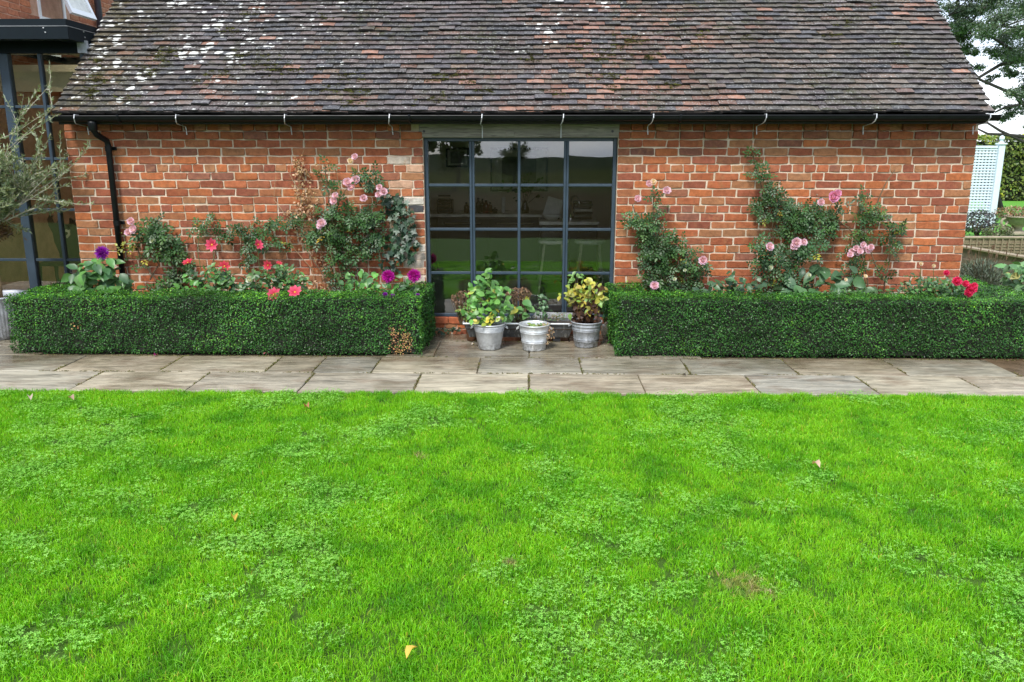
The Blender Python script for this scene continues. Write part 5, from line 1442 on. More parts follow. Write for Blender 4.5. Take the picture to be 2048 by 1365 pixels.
e = plant('peony', 'low peony foliage between the two roses in the right bed', 'leafy plant', (1455, 640), 7.32, .10,
          [(1440, 580, 36, 12, 34), (1465, 570, 22, 14, 20), (1430, 590, 40, 8, 24), (1500, 570, 26, 12, 22), (1510, 590, 40, 8, 26), (1470, 545, 10, 8, 3)], 'ovate', .075, [(.055, .12, .05), (.045, .10, .045), (.07, .15, .06)], 110, (0, -.7, .9), .5,
          [[(1450, 640), (1445, 580)], [(1470, 640), (1468, 550)]], 'stem_green')
e = plant('bedding_foliage', 'feathery green perennial foliage towards the right end of the bed', 'leafy plant', (1700, 640), 7.30, .12,
          [(1690, 590, 50, 10, 60), (1760, 590, 50, 10, 50), (1820, 585, 40, 14, 60), (1860, 575, 40, 16, 60), (1650, 592, 40, 8, 40), (1830, 560, 24, 14, 22)], 'small', .05, [(.065, .14, .045), (.08, .17, .05), (.05, .11, .04)], 0, (0, -.7, .9), .6, k=1.3)
for (x, y) in ((1691, 560), (1731, 553), (1842, 528), (1867, 532)): flower(e, 'cream', x, y, 7.22, .45)
stems(e, [[(1842, 600), (1842, 530)], [(1867, 600), (1867, 534)], [(1855, 600), (1838, 545)], [(1731, 600), (1731, 556)]], 7.3, .004, 'stem_green')
e = plant('ball_dahlia_plant', 'dahlia with vivid pink ball blooms at the right end of the hedge bed', 'flowering plant', (1910, 640), 7.22, .12,
          [(1880, 585, 44, 14, 90), (1850, 590, 30, 10, 40), (1920, 590, 34, 10, 50), (1900, 572, 26, 14, 40), (1870, 565, 22, 12, 26)], 'small', .05, DAH_G, 0, (0, -.8, .9), .6,
          [[(1890, 640), (1892, 550)], [(1915, 640), (1914, 568)], [(1940, 640), (1942, 585)], [(1925, 640), (1930, 572)]], 'stem_green', k=1.2)
for (x, y, s) in ((1893, 546, .62), (1914, 563, 1.0), (1931, 568, .75), (1943, 578, 1.12), (1937, 586, .95), (1948, 573, .8)): flower(e, 'ball', x, y, 7.0, s, (rnd.uniform(-.3, .3), -1, .4))

# ------------------------------------------------------------------ buckets and trough
def bucket(px, py_base, Y, r0, r1, h, bands, label, m='zinc', soil=True):
    X = at(px, py_base, Y).x
    e = empty('galvanised_bucket', (X, Y, 0), label, 'bucket', 'galvanised buckets on the paving before the window')
    prof = [(.001, .006), (r0 - .006, .006), (r0, 0), (r0 + .003, .012)]
    def rad(z): return r0 + (r1 - r0) * z / h
    z = .02
    bz = sorted(bands)
    for b in bz:
        prof += [(rad(b - .008), b - .008), (rad(b) + .004, b - .003), (rad(b) + .004, b + .003), (rad(b + .008), b + .008)]
    prof += [(r1, h - .010), (r1 + .006, h - .008), (r1 + .008, h - .002), (r1 + .005, h + .003), (r1 - .002, h), (r1 - .004, h - .02), (rad(h - .06) - .004, h - .06)]
    MB().lathe(prof, 40, (X, Y, 0)).build('bucket_body', M[m], e, True)
    MB().lathe([(.001, h - .035), (r1 - .008, h - .04)], 24, (X, Y, 0)).build('compost', M['soil'], e)
    for sg in (-1, 1):
        hx = X + sg * (r1 + .004)
        MB().tube([(hx, Y - .03, h - .03), (hx + sg * .018, Y - .02, h - .045), (hx + sg * .02, Y, h - .05), (hx + sg * .018, Y + .02, h - .045), (hx, Y + .03, h - .03)], .005, 6).build('ear_handle', M[m], e)
    return e, X
Y1, Y2, Y3 = 7.13, 7.10, 7.24
b1, X1 = bucket(979, 700, Y1, .098, .141, .235, (.17, .182, .194, .206), 'tapered galvanised bucket holding the tallest green plant', 'zinc')
b2, X2 = bucket(1068, 705, Y2, .100, .134, .235, (.075, .088, .165, .178), 'pale galvanised bucket with two ribs, middle of the three', 'zinc_bright')
b3, X3 = bucket(1172, 695, Y3, .103, .138, .235, (.06, .075, .155, .168, .20), 'galvanised bucket holding the yellowing plant, nearest the right hedge', 'zinc2')
YELB = [(.42, .44, .06), (.30, .38, .06), (.50, .42, .06), (.20, .32, .06)]
e = plant('bucket_plant', 'tall leafy bright green shrub growing in the left bucket', 'potted plant', (979, 700), Y1, .10,
          [(975, 558, 20, 12, 12), (965, 548, 12, 6, 5), (975, 575, 30, 14, 24), (960, 590, 24, 16, 20), (990, 590, 28, 14, 22), (975, 605, 38, 16, 34), (1000, 612, 24, 14, 16), (945, 612, 22, 16, 16), (965, 630, 34, 12, 26), (1000, 632, 20, 12, 12), (1010, 580, 10, 8, 4)], 'ovate', .068, [(.10, .26, .05), (.13, .31, .06), (.08, .21, .05), (.15, .34, .07)], 230, (0, -.75, .8), .5,
          [[(979, 650), (976, 600), (974, 550)], [(985, 650), (1000, 600), (1005, 575)], [(972, 650), (950, 610)]], 'stem_green', extra=(YELB, .09), sr=.006)
P = clumps([(975, 640, 24, 8, 16)], Y1 - .10, .04)
foliage('foliage', 'ovate', P, bases(len(P), (0, -.6, 1), .4), rng.uniform(.04, .07, len(P)), palette(len(P), YELB), M['leaf_a'], e)
e = plant('bucket_plant', 'sprawling low succulent with a dried trailing piece, in the middle bucket', 'potted plant', (1068, 705), Y2, .08,
          [(1065, 652, 18, 4, 16), (1080, 650, 14, 5, 12)], 'ovate', .035, [(.15, .25, .07), (.22, .28, .08)], 28, (0, -.5, 1), .5)
P = clumps([(1093, 655, 8, 8, 26), (1100, 668, 8, 12, 44), (1097, 680, 6, 8, 20)], Y2 - .02, .03)
foliage('dried_trail', 'small', P, bases(len(P), (0, -1, .4), .9), rng.uniform(.014, .028, len(P)), palette(len(P), [(.35, .24, .14), (.45, .33, .20), (.28, .17, .10)]), M['leaf_a'], e)
e = plant('bucket_plant', 'yellowing shrub with brown withered leaves, in the right bucket', 'potted plant', (1172, 695), Y3, .09,
          [(1150, 575, 22, 14, 18), (1175, 572, 22, 14, 18), (1190, 585, 20, 18, 22), (1160, 595, 26, 14, 22), (1180, 605, 26, 16, 26), (1145, 600, 14, 20, 12), (1195, 612, 14, 18, 12), (1130, 590, 14, 8, 6), (1158, 620, 22, 10, 8)], 'ovate', .062, [(.48, .46, .06), (.34, .42, .07), (.55, .45, .07), (.22, .38, .08), (.40, .36, .08)], 140, (0, -.75, .8), .5,
          [[(1172, 650), (1165, 600), (1150, 560)], [(1178, 650), (1185, 600), (1195, 565)], [(1168, 650), (1140, 600)]], 'stem_brown', sr=.006)
P = clumps([(1150, 557, 14, 8, 12), (1140, 565, 12, 6, 6), (1158, 553, 10, 6, 6)], Y3, .05)
foliage('foliage', 'ovate', P, bases(len(P), (0, -.8, .8), .5), rng.uniform(.03, .05, len(P)), palette(len(P), [(.16, .32, .08), (.22, .40, .10)]), M['leaf_a'], e)
P = clumps([(1165, 615, 20, 20, 70), (1185, 620, 16, 22, 60), (1195, 575, 8, 10, 14), (1168, 640, 20, 8, 24), (1157, 652, 4, 10, 8)], Y3 - .01, .07)
foliage('withered_foliage', 'ovate', P, bases(len(P), (0, -1, .1), .6, (0, 0, -1.6)), rng.uniform(.04, .07, len(P)), palette(len(P), [(.085, .040, .022), (.12, .06, .03), (.055, .028, .018)]), M['leaf_a'], e)

TY0, TY1 = 7.33, 7.62
ta, tb = at(926, 645, TY0).x, at(1150, 645, TY0).x
trough = empty('metal_trough', ((ta + tb) / 2, 7.47, 0), 'low galvanised planting trough standing behind the three buckets', 'trough')
tz_ = .185
mb = MB()
def ring_(z, ins, hw=.0):
    return [(ta + ins, TY0 + ins, z), (tb - ins, TY0 + ins, z), (tb - ins, TY1 - ins, z), (ta + ins, TY1 - ins, z)]
R0, R1, R2, R3 = ring_(.045, .055), ring_(tz_, .004), ring_(tz_ + .001, .012), ring_(tz_ - .05, .02)
mb.add(R0 + R1 + R2 + R3, [(3, 2, 1, 0)] + [(i, (i + 1) % 4, 4 + (i + 1) % 4, 4 + i) for i in range(4)] + [(4 + i, 4 + (i + 1) % 4, 8 + (i + 1) % 4, 8 + i) for i in range(4)] + [(8 + i, 8 + (i + 1) % 4, 12 + (i + 1) % 4, 12 + i) for i in range(4)])
mb.build('trough_body', zinc_mat('shaded_dull_zinc', (.13, .135, .14), .55, .2), trough)  # shade beneath the rim put into the body's dark zinc colour
rr = .009
MB().tube([(ta, TY0, tz_), (tb, TY0, tz_), (tb, TY1, tz_), (ta, TY1, tz_), (ta, TY0, tz_)], rr, 8, False).build('rolled_rim', M['zinc_bright'], trough)
MB().box((ta + .022, TY0 + .022, tz_ - .06), (tb - .022, TY1 - .022, tz_ - .03)).build('compost', M['soil'], trough)
for X in (ta + .12, tb - .2): MB().box((X, TY0 + .07, 0), (X + .07, TY1 - .07, .046)).build('foot_block', M['cabinet'], trough)
p1, p2 = at(1090, 622, 7.55), at(1148, 634, 7.55)
# raised handle plate at the right end of the trough
MB().prism([(tb - .40, tz_ + .003), (tb - .02, tz_ + .003), (tb + .02, tz_ + .05), (tb - .36, tz_ + .055)], 1, TY1 - .012, TY1 - .002).build('end_plate', M['zinc_bright'], trough)
def small_plant(name, label, cl, kind, size, cols, Y, dy, base, indiv=0, extra=None, lines=(), sm='stem_green', **kw):
    e = plant(name, label, 'plant', base, Y, dy, cl, kind, size, cols, indiv, lines=lines, sm=sm, extra=extra, **kw)
    return e
small_plant('strawberry_plant', 'broad pale green leaves spilling from the trough left of its centre', [(1030, 610, 22, 12, 8), (1045, 625, 18, 8, 5), (1015, 625, 14, 10, 5), (1055, 605, 12, 8, 3), (1005, 612, 10, 8, 4)], 'ovate', .105, [(.13, .29, .09), (.10, .24, .07), (.16, .33, .10)], 7.40, .06, (1030, 660), 25, (YELB, .1), [[(1030, 645), (1032, 612)], [(1040, 645), (1052, 608)]], bias=(0, -.7, .9), spread=.35)
small_plant('leafy_sprig', 'upright blue green sprig standing in the right half of the trough', [(1083, 590, 8, 6, 6), (1084, 602, 12, 8, 14), (1085, 615, 16, 8, 20), (1088, 628, 16, 8, 16)], 'ovate', .042, [(.10, .20, .09), (.14, .26, .12), (.08, .16, .07)], 7.42, .05, (1085, 660), 56, None, [[(1085, 648), (1085, 610), (1083, 588)], [(1085, 648), (1096, 610)]], bias=(0, -.7, .9), spread=.5)
small_plant('trough_groundcover', 'low sedum and dry moss covering the soil of the trough', [(1060, 636, 26, 4, 60), (1110, 637, 24, 4, 70), (1020, 638, 20, 4, 40), (1118, 630, 16, 4, 40), (990, 640, 20, 3, 20)], 'small', .022, [(.12, .16, .05), (.20, .13, .07), (.28, .18, .10), (.10, .20, .06)], 7.45, .08, (1070, 660), 0, bias=(0, -.3, 1))
def sedum(px, py, Y, rx, ry, n, label, cols):
    b = at(px, py + 40, Y)
    e = empty('dried_sedum', (b.x, Y, .1), label, 'plant')
    P = clumps([(px, py, rx, ry, n)], Y, .07)
    foliage('seed_heads', 'small', P, bases(len(P), (0, -.4, 1), .8), rng.uniform(.012, .024, len(P)), palette(len(P), cols, .3), M['leaf_a'], e)
    q = MB()
    for p in P[::14]: q.tube([(b.x + (p[0] - b.x) * .3, Y, .16), tuple(p)], .003, 4)
    q.build('stem', M['stem_brown'], e)
    return e
SED = [(.16, .085, .055), (.22, .12, .07), (.11, .06, .045), (.30, .18, .10)]
sedum(1038, 588, 7.50, 24, 12, 460, 'dome of dry brown flower heads in the middle of the trough', SED + [(.45, .30, .16)])
sd2 = sedum(927, 598, 7.42, 24, 15, 460, 'dull brown dried flower heads at the far left of the bucket group', SED)
P = clumps([(940, 622, 18, 16, 60), (925, 620, 10, 10, 20), (942, 640, 12, 6, 20)], 7.38, .05)
foliage('foliage', 'ovate', P, bases(len(P), (0, -.8, .8), .5), rng.uniform(.025, .05, len(P)), palette(len(P), [(.14, .26, .06), (.30, .32, .08), (.10, .20, .05)]), M['leaf_a'], sd2)
px_ = at(942, 640, 7.42).x
pot = empty('terracotta_pot', (px_, 7.44, 0), 'small terracotta pot half hidden behind the left bucket', 'plant pot')
MB().lathe([(.001, .0), (.04, 0), (.058, .15), (.066, .152), (.068, .178), (.060, .178), (.056, .15), (.001, .15)], 26, (px_, 7.44, .0)).build('pot_body', M['terracotta'], pot, True)
# ivy creeping at the foot of the wall
e = plant('ground_ivy', 'dark ivy shoots creeping along the foot of the wall under the window', 'ivy', (900, 668), 7.66, .04,
          [(885, 662, 22, 6, 26), (915, 660, 14, 4, 10), (865, 665, 10, 4, 6)], 'ivy', .035, IVY_G, 42, (0, -.6, 1), .4)
p = at(1213, 652, 7.55)
q = MB(); bm = bmesh.new(); bmesh.ops.create_icosphere(bm, subdivisions=2, radius=1)
for v in bm.verts: v.co = v.co * (1 + .25 * noise.noise(v.co * 1.7)); v.co.x *= .05; v.co.y *= .05; v.co.z *= .085
bm.verts.index_update()
q.add([v.co + Vector((p.x, 7.56, .08)) for v in bm.verts], [tuple(v.index for v in f.verts) for f in bm.faces]); bm.free()
tag(q.build('field_stone', M['stone_urn'], None, True), 'rough buff stone tucked between the right bucket and the hedge', 'stone')

# ------------------------------------------------------------------ olive tree
OY = 7.50
ox = at(6, 640, OY).x
pl = empty('zinc_planter', (ox, OY, 0), 'large ribbed zinc planter at the left edge with an olive tree in it', 'planter')
def wob(q, z): return .012 * math.cos(q * 46) if z < .50 else 0
rim = at(10, 590, OY).z
MB().lathe([(.001, 0), (.17, 0), (.19, .04), (.215, .25), (.235, rim - .08), (.243, rim - .02), (.256, rim - .012), (.258, rim + .004), (.246, rim + .008), (.236, rim - .01), (.228, rim - .05)], 184, (ox, OY, 0), lambda q, z: .010 * math.cos(q * 46) if .02 < z < rim - .06 else 0).build('planter_body', M['zinc2'], pl, True)
MB().lathe([(.001, rim - .045), (.235, rim - .05)], 30, (ox, OY, 0)).build('compost', M['soil'], pl)
ol = empty('olive_tree', (ox, OY, rim - .05), 'young olive tree with silvery leaves on a bare tan trunk, left edge', 'tree')
hz_ = at(10, 468, OY).z
tr = [(ox, OY, rim - .06), (ox + .012, OY, rim + .12), (ox - .012, OY + .01, rim + .3), (ox + .01, OY, hz_), (ox + .0, OY, hz_ + .12)]
MB().tube(tr, [.028, .025, .023, .024, .018], 10).build('trunk', M['bark_tan'], ol, True)
tips = []
br = MB()
def grow(p, d, L_, r, lvl):
    pts = [p]; dd = d.normalized()
    nseg = 4
    for i in range(nseg):
        dd = (dd + Vector((rnd.gauss(0, .13), rnd.gauss(0, .13), rnd.gauss(.04, .08)))).normalized()
        pts.append(pts[-1] + dd * L_ / nseg)
    br.tube(pts, [r * (1 - .14 * i) for i in range(nseg + 1)], 5 if lvl < 2 else 4, False)
    tips.append((pts, lvl))
    if lvl < 3:
        for k in range(3 if lvl else 3):
            i = rnd.randint(1, nseg)
            s = Vector((rnd.gauss(0, 1), rnd.gauss(0, 1), rnd.gauss(.35, .6))).normalized()
            grow(pts[i], (dd * .75 + s * .8), L_ * rnd.uniform(.5, .8), r * .58, lvl + 1)
for i in range(17):
    a = rnd.uniform(0, 2 * pi); el = rnd.uniform(.35, 1.45)
    grow(Vector((ox, OY, hz_ + rnd.uniform(.0, .14))), Vector((cos(a) * cos(el), sin(a) * cos(el) * .9, sin(el))), rnd.uniform(.30, .44) * (1 + .05 * sin(el)), .0085, 0)
for tx_, ty_ in ((138, 340), (75, 290), (95, 400), (115, 375), (30, 250), (60, 350)):
    tgt = at(tx_, ty_, OY); o_ = Vector((ox, OY, hz_ + .05)); d_ = tgt - o_
    grow(o_, d_, d_.length * .85, .008, 1)
br.build('branches', M['bark_pale'], ol)
LP, LD = [], []
for pts, lvl in tips:
    if lvl < 1: continue
    for i in range(len(pts) - 1):
        for _ in range(11 if lvl >= 2 else 4):
            t_ = rnd.random(); q_ = pts[i].lerp(pts[i + 1], t_)
            LP.append(tuple(q_)); LD.append(tuple((pts[i + 1] - pts[i]).normalized() * .8 + Vector((rnd.gauss(0, .7), rnd.gauss(0, .7), rnd.gauss(.2, .6)))))
LP = np.array(LP); LD = np.array(LD); n = len(LP); print('olive leaves', n)
y = norm(LD); t_ = rng.normal(0, 1, (n, 3)); z = norm(t_ - y * np.sum(t_ * y, axis=1, keepdims=True)); x = np.cross(y, z)
foliage('foliage', 'narrow', LP, np.stack([x, y, z], axis=2), rng.uniform(.030, .055, n), palette(n, [(.24, .30, .17), (.19, .25, .12), (.34, .39, .27), (.15, .19, .09), (.28, .34, .15)], .25), M['leaf_a'], ol)
n = 900; P = np.array([(ox + .02, OY, hz_ + .02)]) + rng.normal(0, 1, (n, 3)) * (.085, .07, .032)
foliage('dead_twigs', 'narrow', P, bases(n, (0, -1, .3), 1), rng.uniform(.03, .07, n), palette(n, [(.14, .07, .03), (.22, .13, .06), (.09, .05, .025), (.12, .10, .03)]), M['leaf_a'], ol)

# ------------------------------------------------------------------ right hand garden
ty = 18.5
tx1 = at(2001, 300, ty).x; tx0 = tx1 - 1.6
tzt = at(1980, 292, ty).z
tre = empty('garden_trellis', (tx1 - .8, ty, 0), 'pale blue trellis panel with a capped post, beyond the right end of the wall', 'trellis')
po = MB().box((tx1 - .065, ty - .065, -.02), (tx1 + .065, ty + .065, tzt + .02), .006).build('post', M['trellis'], tre)
MB().box((tx1 - .09, ty - .09, tzt + .021), (tx1 + .09, ty + .09, tzt + .06), .01).lathe([(.06, tzt + .061), (.03, tzt + .10), (.035, tzt + .11), (.055, tzt + .15), (.05, tzt + .19), (.02, tzt + .215), (.001, tzt + .22)], 14, (tx1, ty, 0)).build('finial', M['trellis'], po)
MB().box((tx0 - .065, ty - .065, -.02), (tx0 + .065, ty + .065, tzt + .02), .006).build('post', M['trellis'], tre)
MB().box((tx0 + .066, ty - .03, tzt - .05), (tx1 - .066, ty + .03, tzt), .004).build('rail', M['trellis'], tre)
MB().box((tx0 + .066, ty - .03, .05), (tx1 - .066, ty + .03, .10), .004).build('rail', M['trellis'], tre)
z = .13
hs = MB().box((tx0 + .067, -.012 + ty, 0), (tx1 - .067, ty - .001, .036)).mesh('horizontal_slat'); hs.materials.append(M['trellis'])
while z < tzt - .09:
    link('horizontal_slat', hs, tre, (0, 0, z)); z += .062
x = tx0 + .10
vs2 = MB().box((0, ty + .0005, .10), (.036, ty + .012, tzt - .05)).mesh('vertical_slat'); vs2.materials.append(M['trellis'])
while x < tx1 - .10:
    link('vertical_slat', vs2, tre, (x, 0, 0)); x += .075
bw = at(1950, 280, 30).x
hedge([(bw - 6, bw + 16, 29.8, 31.2, 0, 2.2)], 'tall yellow green hedge across the far side of the lawn, behind the trellis', dens=330, leaf=.11, name='tall_hedge', cols=[(.10, .16, .025), (.14, .20, .03), (.07, .12, .02), (.18, .23, .04)], m=M['leaf_a'], amp=.12, inset=.16)
# shrubs by the trellis
def mound(name, label, cat, px, py, Y, rx, ry, rz_, n, kind, size, cols, zc=None, m='leaf_a', upl=0.6, spread=.7):
    p = at(px, py, Y); c = np.array((p.x, Y, p.z if zc is None else zc))
    e = empty(name, (p.x, Y, 0), label, cat)
    d = norm(rng.normal(0, 1, (n, 3))); r_ = rng.uniform(.5, 1, (n, 1)) ** .5
    P = c + d * r_ * np.array((rx, ry, rz_)); 
    N = norm(d + np.array((0, 0, upl)) + rng.normal(0, spread, (n, 3)))
    t_ = rng.normal(0, 1, (n, 3)) + np.array((0, 0, upl)); y_ = norm(t_ - N * np.sum(t_ * N, axis=1, keepdims=True))
    keep = P[:, 2] > 0
    foliage('foliage', kind, P[keep], np.stack([np.cross(y_, N), y_, N], axis=2)[keep], rng.uniform(size * .7, size * 1.2, n)[keep], palette(n, cols, .25)[keep], M[m], e)
    q = MB()
    for _ in range(7): q.tube([(p.x + rnd.uniform(-.05, .05), Y, 0), (p.x + rnd.uniform(-rx, rx) * .5, Y + rnd.uniform(-ry, ry) * .5, float(c[2]))], .012 if rx > .3 else .006, 5)
    q.build('stem', M['stem_brown'], e)
    return e
mound('dark_shrub', 'dark purple grey shrub at the foot of the trellis', 'shrub', 1958, 450, 17.2, .38, .3, .26, 900, 'small', .06, [(.045, .045, .045), (.07, .06, .06), (.03, .035, .03)], .27)
mound('low_shrub', 'low olive green shrub beside the trellis post', 'shrub', 1998, 462, 16.6, .3, .25, .15, 500, 'small', .06, [(.10, .12, .05), (.16, .15, .08), (.07, .09, .03)], .13)
# stone urn with dry flowers
ux = at(2038, 440, 17.5).x
ur = empty('stone_urn', (ux, 17.5, 0), 'buff stone urn with scroll handles and dry flowers on the far lawn', 'urn')
zu = at(2038, 432, 17.5).z
MB().box((ux - .2, 17.3, 0), (ux + .2, 17.7, .06), .01).lathe([(.16, .06), (.09, .1), (.08, .15), (.16, .2), (.27, .26), (.30, zu - .04), (.36, zu - .02), (.36, zu), (.30, zu + .002), (.001, zu - .01)], 30, (ux, 17.5, 0)).build('urn_body', M['stone_urn'], ur, True)
for sg in (-1, 1):
    MB().tube([(ux + sg * .27, 17.45, zu - .05)] + [(ux + sg * (.36 + .06 * sin(q)), 17.4, zu - .13 + .08 * cos(q)) for q in [k * .6 for k in range(9)]] + [(ux + sg * .24, 17.45, .25)], .025, 8).build('scroll_handle', M['stone_urn'], ur, True)
mound('urn_flowers', 'dry brown and green flower heads filling the stone urn', 'plant', 2030, 420, 17.5, .42, .3, .14, 800, 'small', .05, [(.30, .15, .07), (.12, .16, .05), (.22, .12, .08), (.10, .13, .04), (.4, .25, .15)], zu + .06)
# woven hurdle of the raised bed and the nearer board edge
def hurdle(xa, ya, xb, yb_, zt_, label, m, posts=6, weave=True):
    A, B_ = Vector((xa, ya, 0)), Vector((xb, yb_, 0)); D = (B_ - A); Ln = D.length; D.normalize(); Nn = Vector((D.y, -D.x, 0))
    e = empty('raised_bed_edging', A, label, 'raised bed edge')
    Mx = Matrix(((D.x, Nn.x, 0, A.x), (D.y, Nn.y, 0, A.y), (0, 0, 1, 0), (0, 0, 0, 1)))
    MB().box((0, -.02, -.05), (Ln, .02, zt_ - .031), 0, Mx).build('panel', M[m], e)
    MB().box((-.02, -.05, zt_ - .030), (Ln + .02, .05, zt_), .006, Mx).build('top_rail', M['coping'], e)
    if weave:
        hm = MB().box((0, .021, 0), (Ln, .032, .022)).mesh('woven_rod'); hm.materials.append(M[m])
        z = .03
        while z < zt_ - .09:
            o = link('woven_rod', hm, e); o.matrix_local = Matrix.Translation(-A) @ Mx @ Matrix.Translation((0, 0, z)); z += .045
        x = .1
        vm = MB().box((0, .033, -.03), (.018, .045, zt_ - .032)).mesh('upright'); vm.materials.append(M['wicker'])
        while x < Ln:
            o = link('upright', vm, e); o.matrix_local = Matrix.Translation(-A) @ Mx @ Matrix.Translation((x, 0, 0)); x += .10
    else:
        bm_ = MB().box((0, .021, 0), (Ln, .034, .10), .004).mesh('board'); bm_.materials.append(M[m])
        for i in range(int((zt_ - .06) / .108)):
            o = link('board', bm_, e); o.matrix_local = Matrix.Translation(-A) @ Mx @ Matrix.Translation((0, 0, .01 + i * .108))
    return e
hA = at(1900, 473, 13.0); hB = at(2200, 478, 13.0)
hurdle(hA.x, 13.0, hB.x, 13.0, hA.z, 'woven willow edging of the farther raised bed, pale rail on top', 'wicker')
a1, a2 = at(1936, 492, 11.0), at(2050, 514, 10.0)
Dv = (Vector((a2.x, 10.0, 0)) - Vector((a1.x, 11.0, 0)))
P0 = Vector((a1.x, 11.0, 0)) - Dv * .8; P1_ = Vector((a2.x, 10.0, 0)) + Dv * 1.2
hurdle(P0.x, P0.y, P1_.x, P1_.y, (a1.z + a2.z) / 2, 'darker boarded raised bed edge slanting towards the lavender', 'wall_render', weave=False)
# lavender
lv = at(1965, 560, 8.9)
e = empty('lavender_bush', (lv.x, 8.9, 0), 'silvery grey green lavender bush past the right corner of the wall', 'shrub')
n = 5200
base = np.array((lv.x, 8.9, .05)); az = rng.uniform(0, 2 * pi, n); el = rng.uniform(.35, 1.5, n)
d = np.stack([np.cos(az) * np.cos(el), np.sin(az) * np.cos(el), np.sin(el)], axis=1)
r_ = rng.uniform(.2, .52, (n, 1)); P = base + d * r_ * np.array((.85, .7, 1.0))
y_ = norm(d + rng.normal(0, .3, (n, 3))); t_ = rng.normal(0, 1, (n, 3)); z_ = norm(t_ - y_ * np.sum(t_ * y_, axis=1, keepdims=True))
foliage('foliage', 'narrow', P, np.stack([np.cross(y_, z_), y_, z_], axis=2), rng.uniform(.03, .06, n), palette(n, [(.13, .17, .12), (.18, .22, .17), (.09, .12, .08)], .25), M['lavender'], e)
q = MB(); tipsL = []
for _ in range(26):
    a_ = rnd.uniform(0, 2 * pi); el_ = rnd.uniform(.8, 1.4); L_ = rnd.uniform(.55, .75)
    tp = Vector((lv.x + cos(a_) * cos(el_) * L_, 8.9 + sin(a_) * cos(el_) * L_ * .7, .05 + sin(el_) * L_)); q.tube([(lv.x, 8.9, .1), tp], .002, 4); q.tube([tp, tp + Vector((0, 0, .04))], .006, 5)
q.build('flower_spikes', M['stem_brown'], e)
plant('hydrangea', 'shrub with large pale green leaves at the right edge above the hedge end', 'shrub', (at(2035, 560, 8.1).x, 8.1, 0), 8.1, .18,
      [(2035, 545, 26, 20, 40), (2050, 560, 40, 22, 50), (2045, 575, 30, 12, 20), (2075, 545, 34, 24, 30)], 'ovate', .10, [(.12, .26, .10), (.16, .31, .13), (.09, .20, .07)], 120, (0, -.6, .9), .4,
      [[(2040, 640), (2035, 560)], [(2050, 640), (2060, 560)]], 'stem_green', extra=([(.3, .3, .08)], .06))
# red fallen stone edging at the bottom right
bp = gr(2035, 712)
tag(MB().box((bp.x - .05, bp.y - .02, 0), (bp.x + .35, bp.y + .08, .05), .01).build('edging_brick', M['terracotta']), 'single brick edging piece past the end of the right hedge', 'brick')

# ------------------------------------------------------------------ trees
def crown_tree(name, label, base, height, trunk_r, limbs, clus, n_leaf, size, cols, kind='narrow', flat=.6, group=None, droop=0.0):
    b = Vector(base)
    e = empty(name, b, label, 'tree', group)
    tp = [b + Vector((0, 0, -.1)), b + Vector((.1, 0, height * .3)), b + Vector((-.05, .1, height * .6)), b + Vector((.0, 0, height * .92))]
    MB().tube(tp, [trunk_r, trunk_r * .75, trunk_r * .5, trunk_r * .12], 10).build('trunk', M['bark'], e, True)
    for ln in limbs:
        k = len(ln)
        MB().tube([Vector(p) for p in ln], [trunk_r * .16 * (1 - .8 * i / k) for i in range(k)], 7).build('limb', M['bark'], e, True)
    Ps, Ws = [], []
    tot = sum(c[3] * c[4] for c in clus)
    tw = MB()
    for (cx, cy, cz_, r, hh) in clus:
        n = int(n_leaf * r * hh / tot)
        sub = max(4, int(r * 7))
        sc_ = norm(rng.normal(0, 1, (sub, 3))) * rng.uniform(.2, 1, (sub, 1)) * np.array((r, r, hh))
        idx = rng.integers(0, sub, n)
        P = np.array((cx, cy, cz_)) + sc_[idx] + rng.normal(0, 1, (n, 3)) * np.array((r * .17, r * .17, hh * .15))
        Ps.append(P)
        for s_ in sc_[:14]: tw.tube([(cx, cy, cz_ - hh * .3), (cx + s_[0] * .5, cy + s_[1] * .5, cz_ + s_[2] * .5 - .1 * hh), (cx + s_[0], cy + s_[1], cz_ + s_[2])], [.02 * r + .008, .012, .006], 4, False)
    P = np.concatenate(Ps); n = len(P)
    tag(tw.build('branches', M['bark'], e), kind='stuff')
    B = bases(n, (0, 0, .8), .8, (0, 0, -droop))
    cl = np.array([noise.noise(Vector((p[0] * .9, p[1] * .9, p[2] * .9))) for p in P])
    C = palette(n, cols, .25) * (1 + .4 * cl)[:, None]
    foliage('crown', kind, P, B, rng.uniform(size * .6, size * 1.3, n), C, M['leaf_a'], e)
    return e
TY = 21.0
def tp_(px, py, Y=TY): return at(px, py, Y)
cl = []
for (px, py, r) in ((1900, 20, 50), (1945, 60, 50), (1960, 15, 60), (2010, 40, 60), (2060, 30, 80), (1990, 95, 40), (1935, 105, 26), (2035, 110, 45), (2060, 170, 55), (2080, 90, 80), (2015, 225, 34), (2040, 200, 40), (1985, 215, 16), (2100, 230, 60), (1890, 60, 24), (1915, -40, 60), (1990, -50, 90), (2090, -40, 100), (2140, 120, 90), (2030, 150, 30), (2075, 250, 30), (1870, -10, 40), (1925, 70, 48), (1955, 130, 26), (1985, 160, 18), (1905, 115, 24), (1950, 30, 50)):
    p = tp_(px, py, TY + rnd.uniform(-1.5, 1.5)); s = r / 1620 * TY
    cl.append((p.x, p.y, p.z, s, s * .62))
tb_ = tp_(2130, 455)
limbs = []
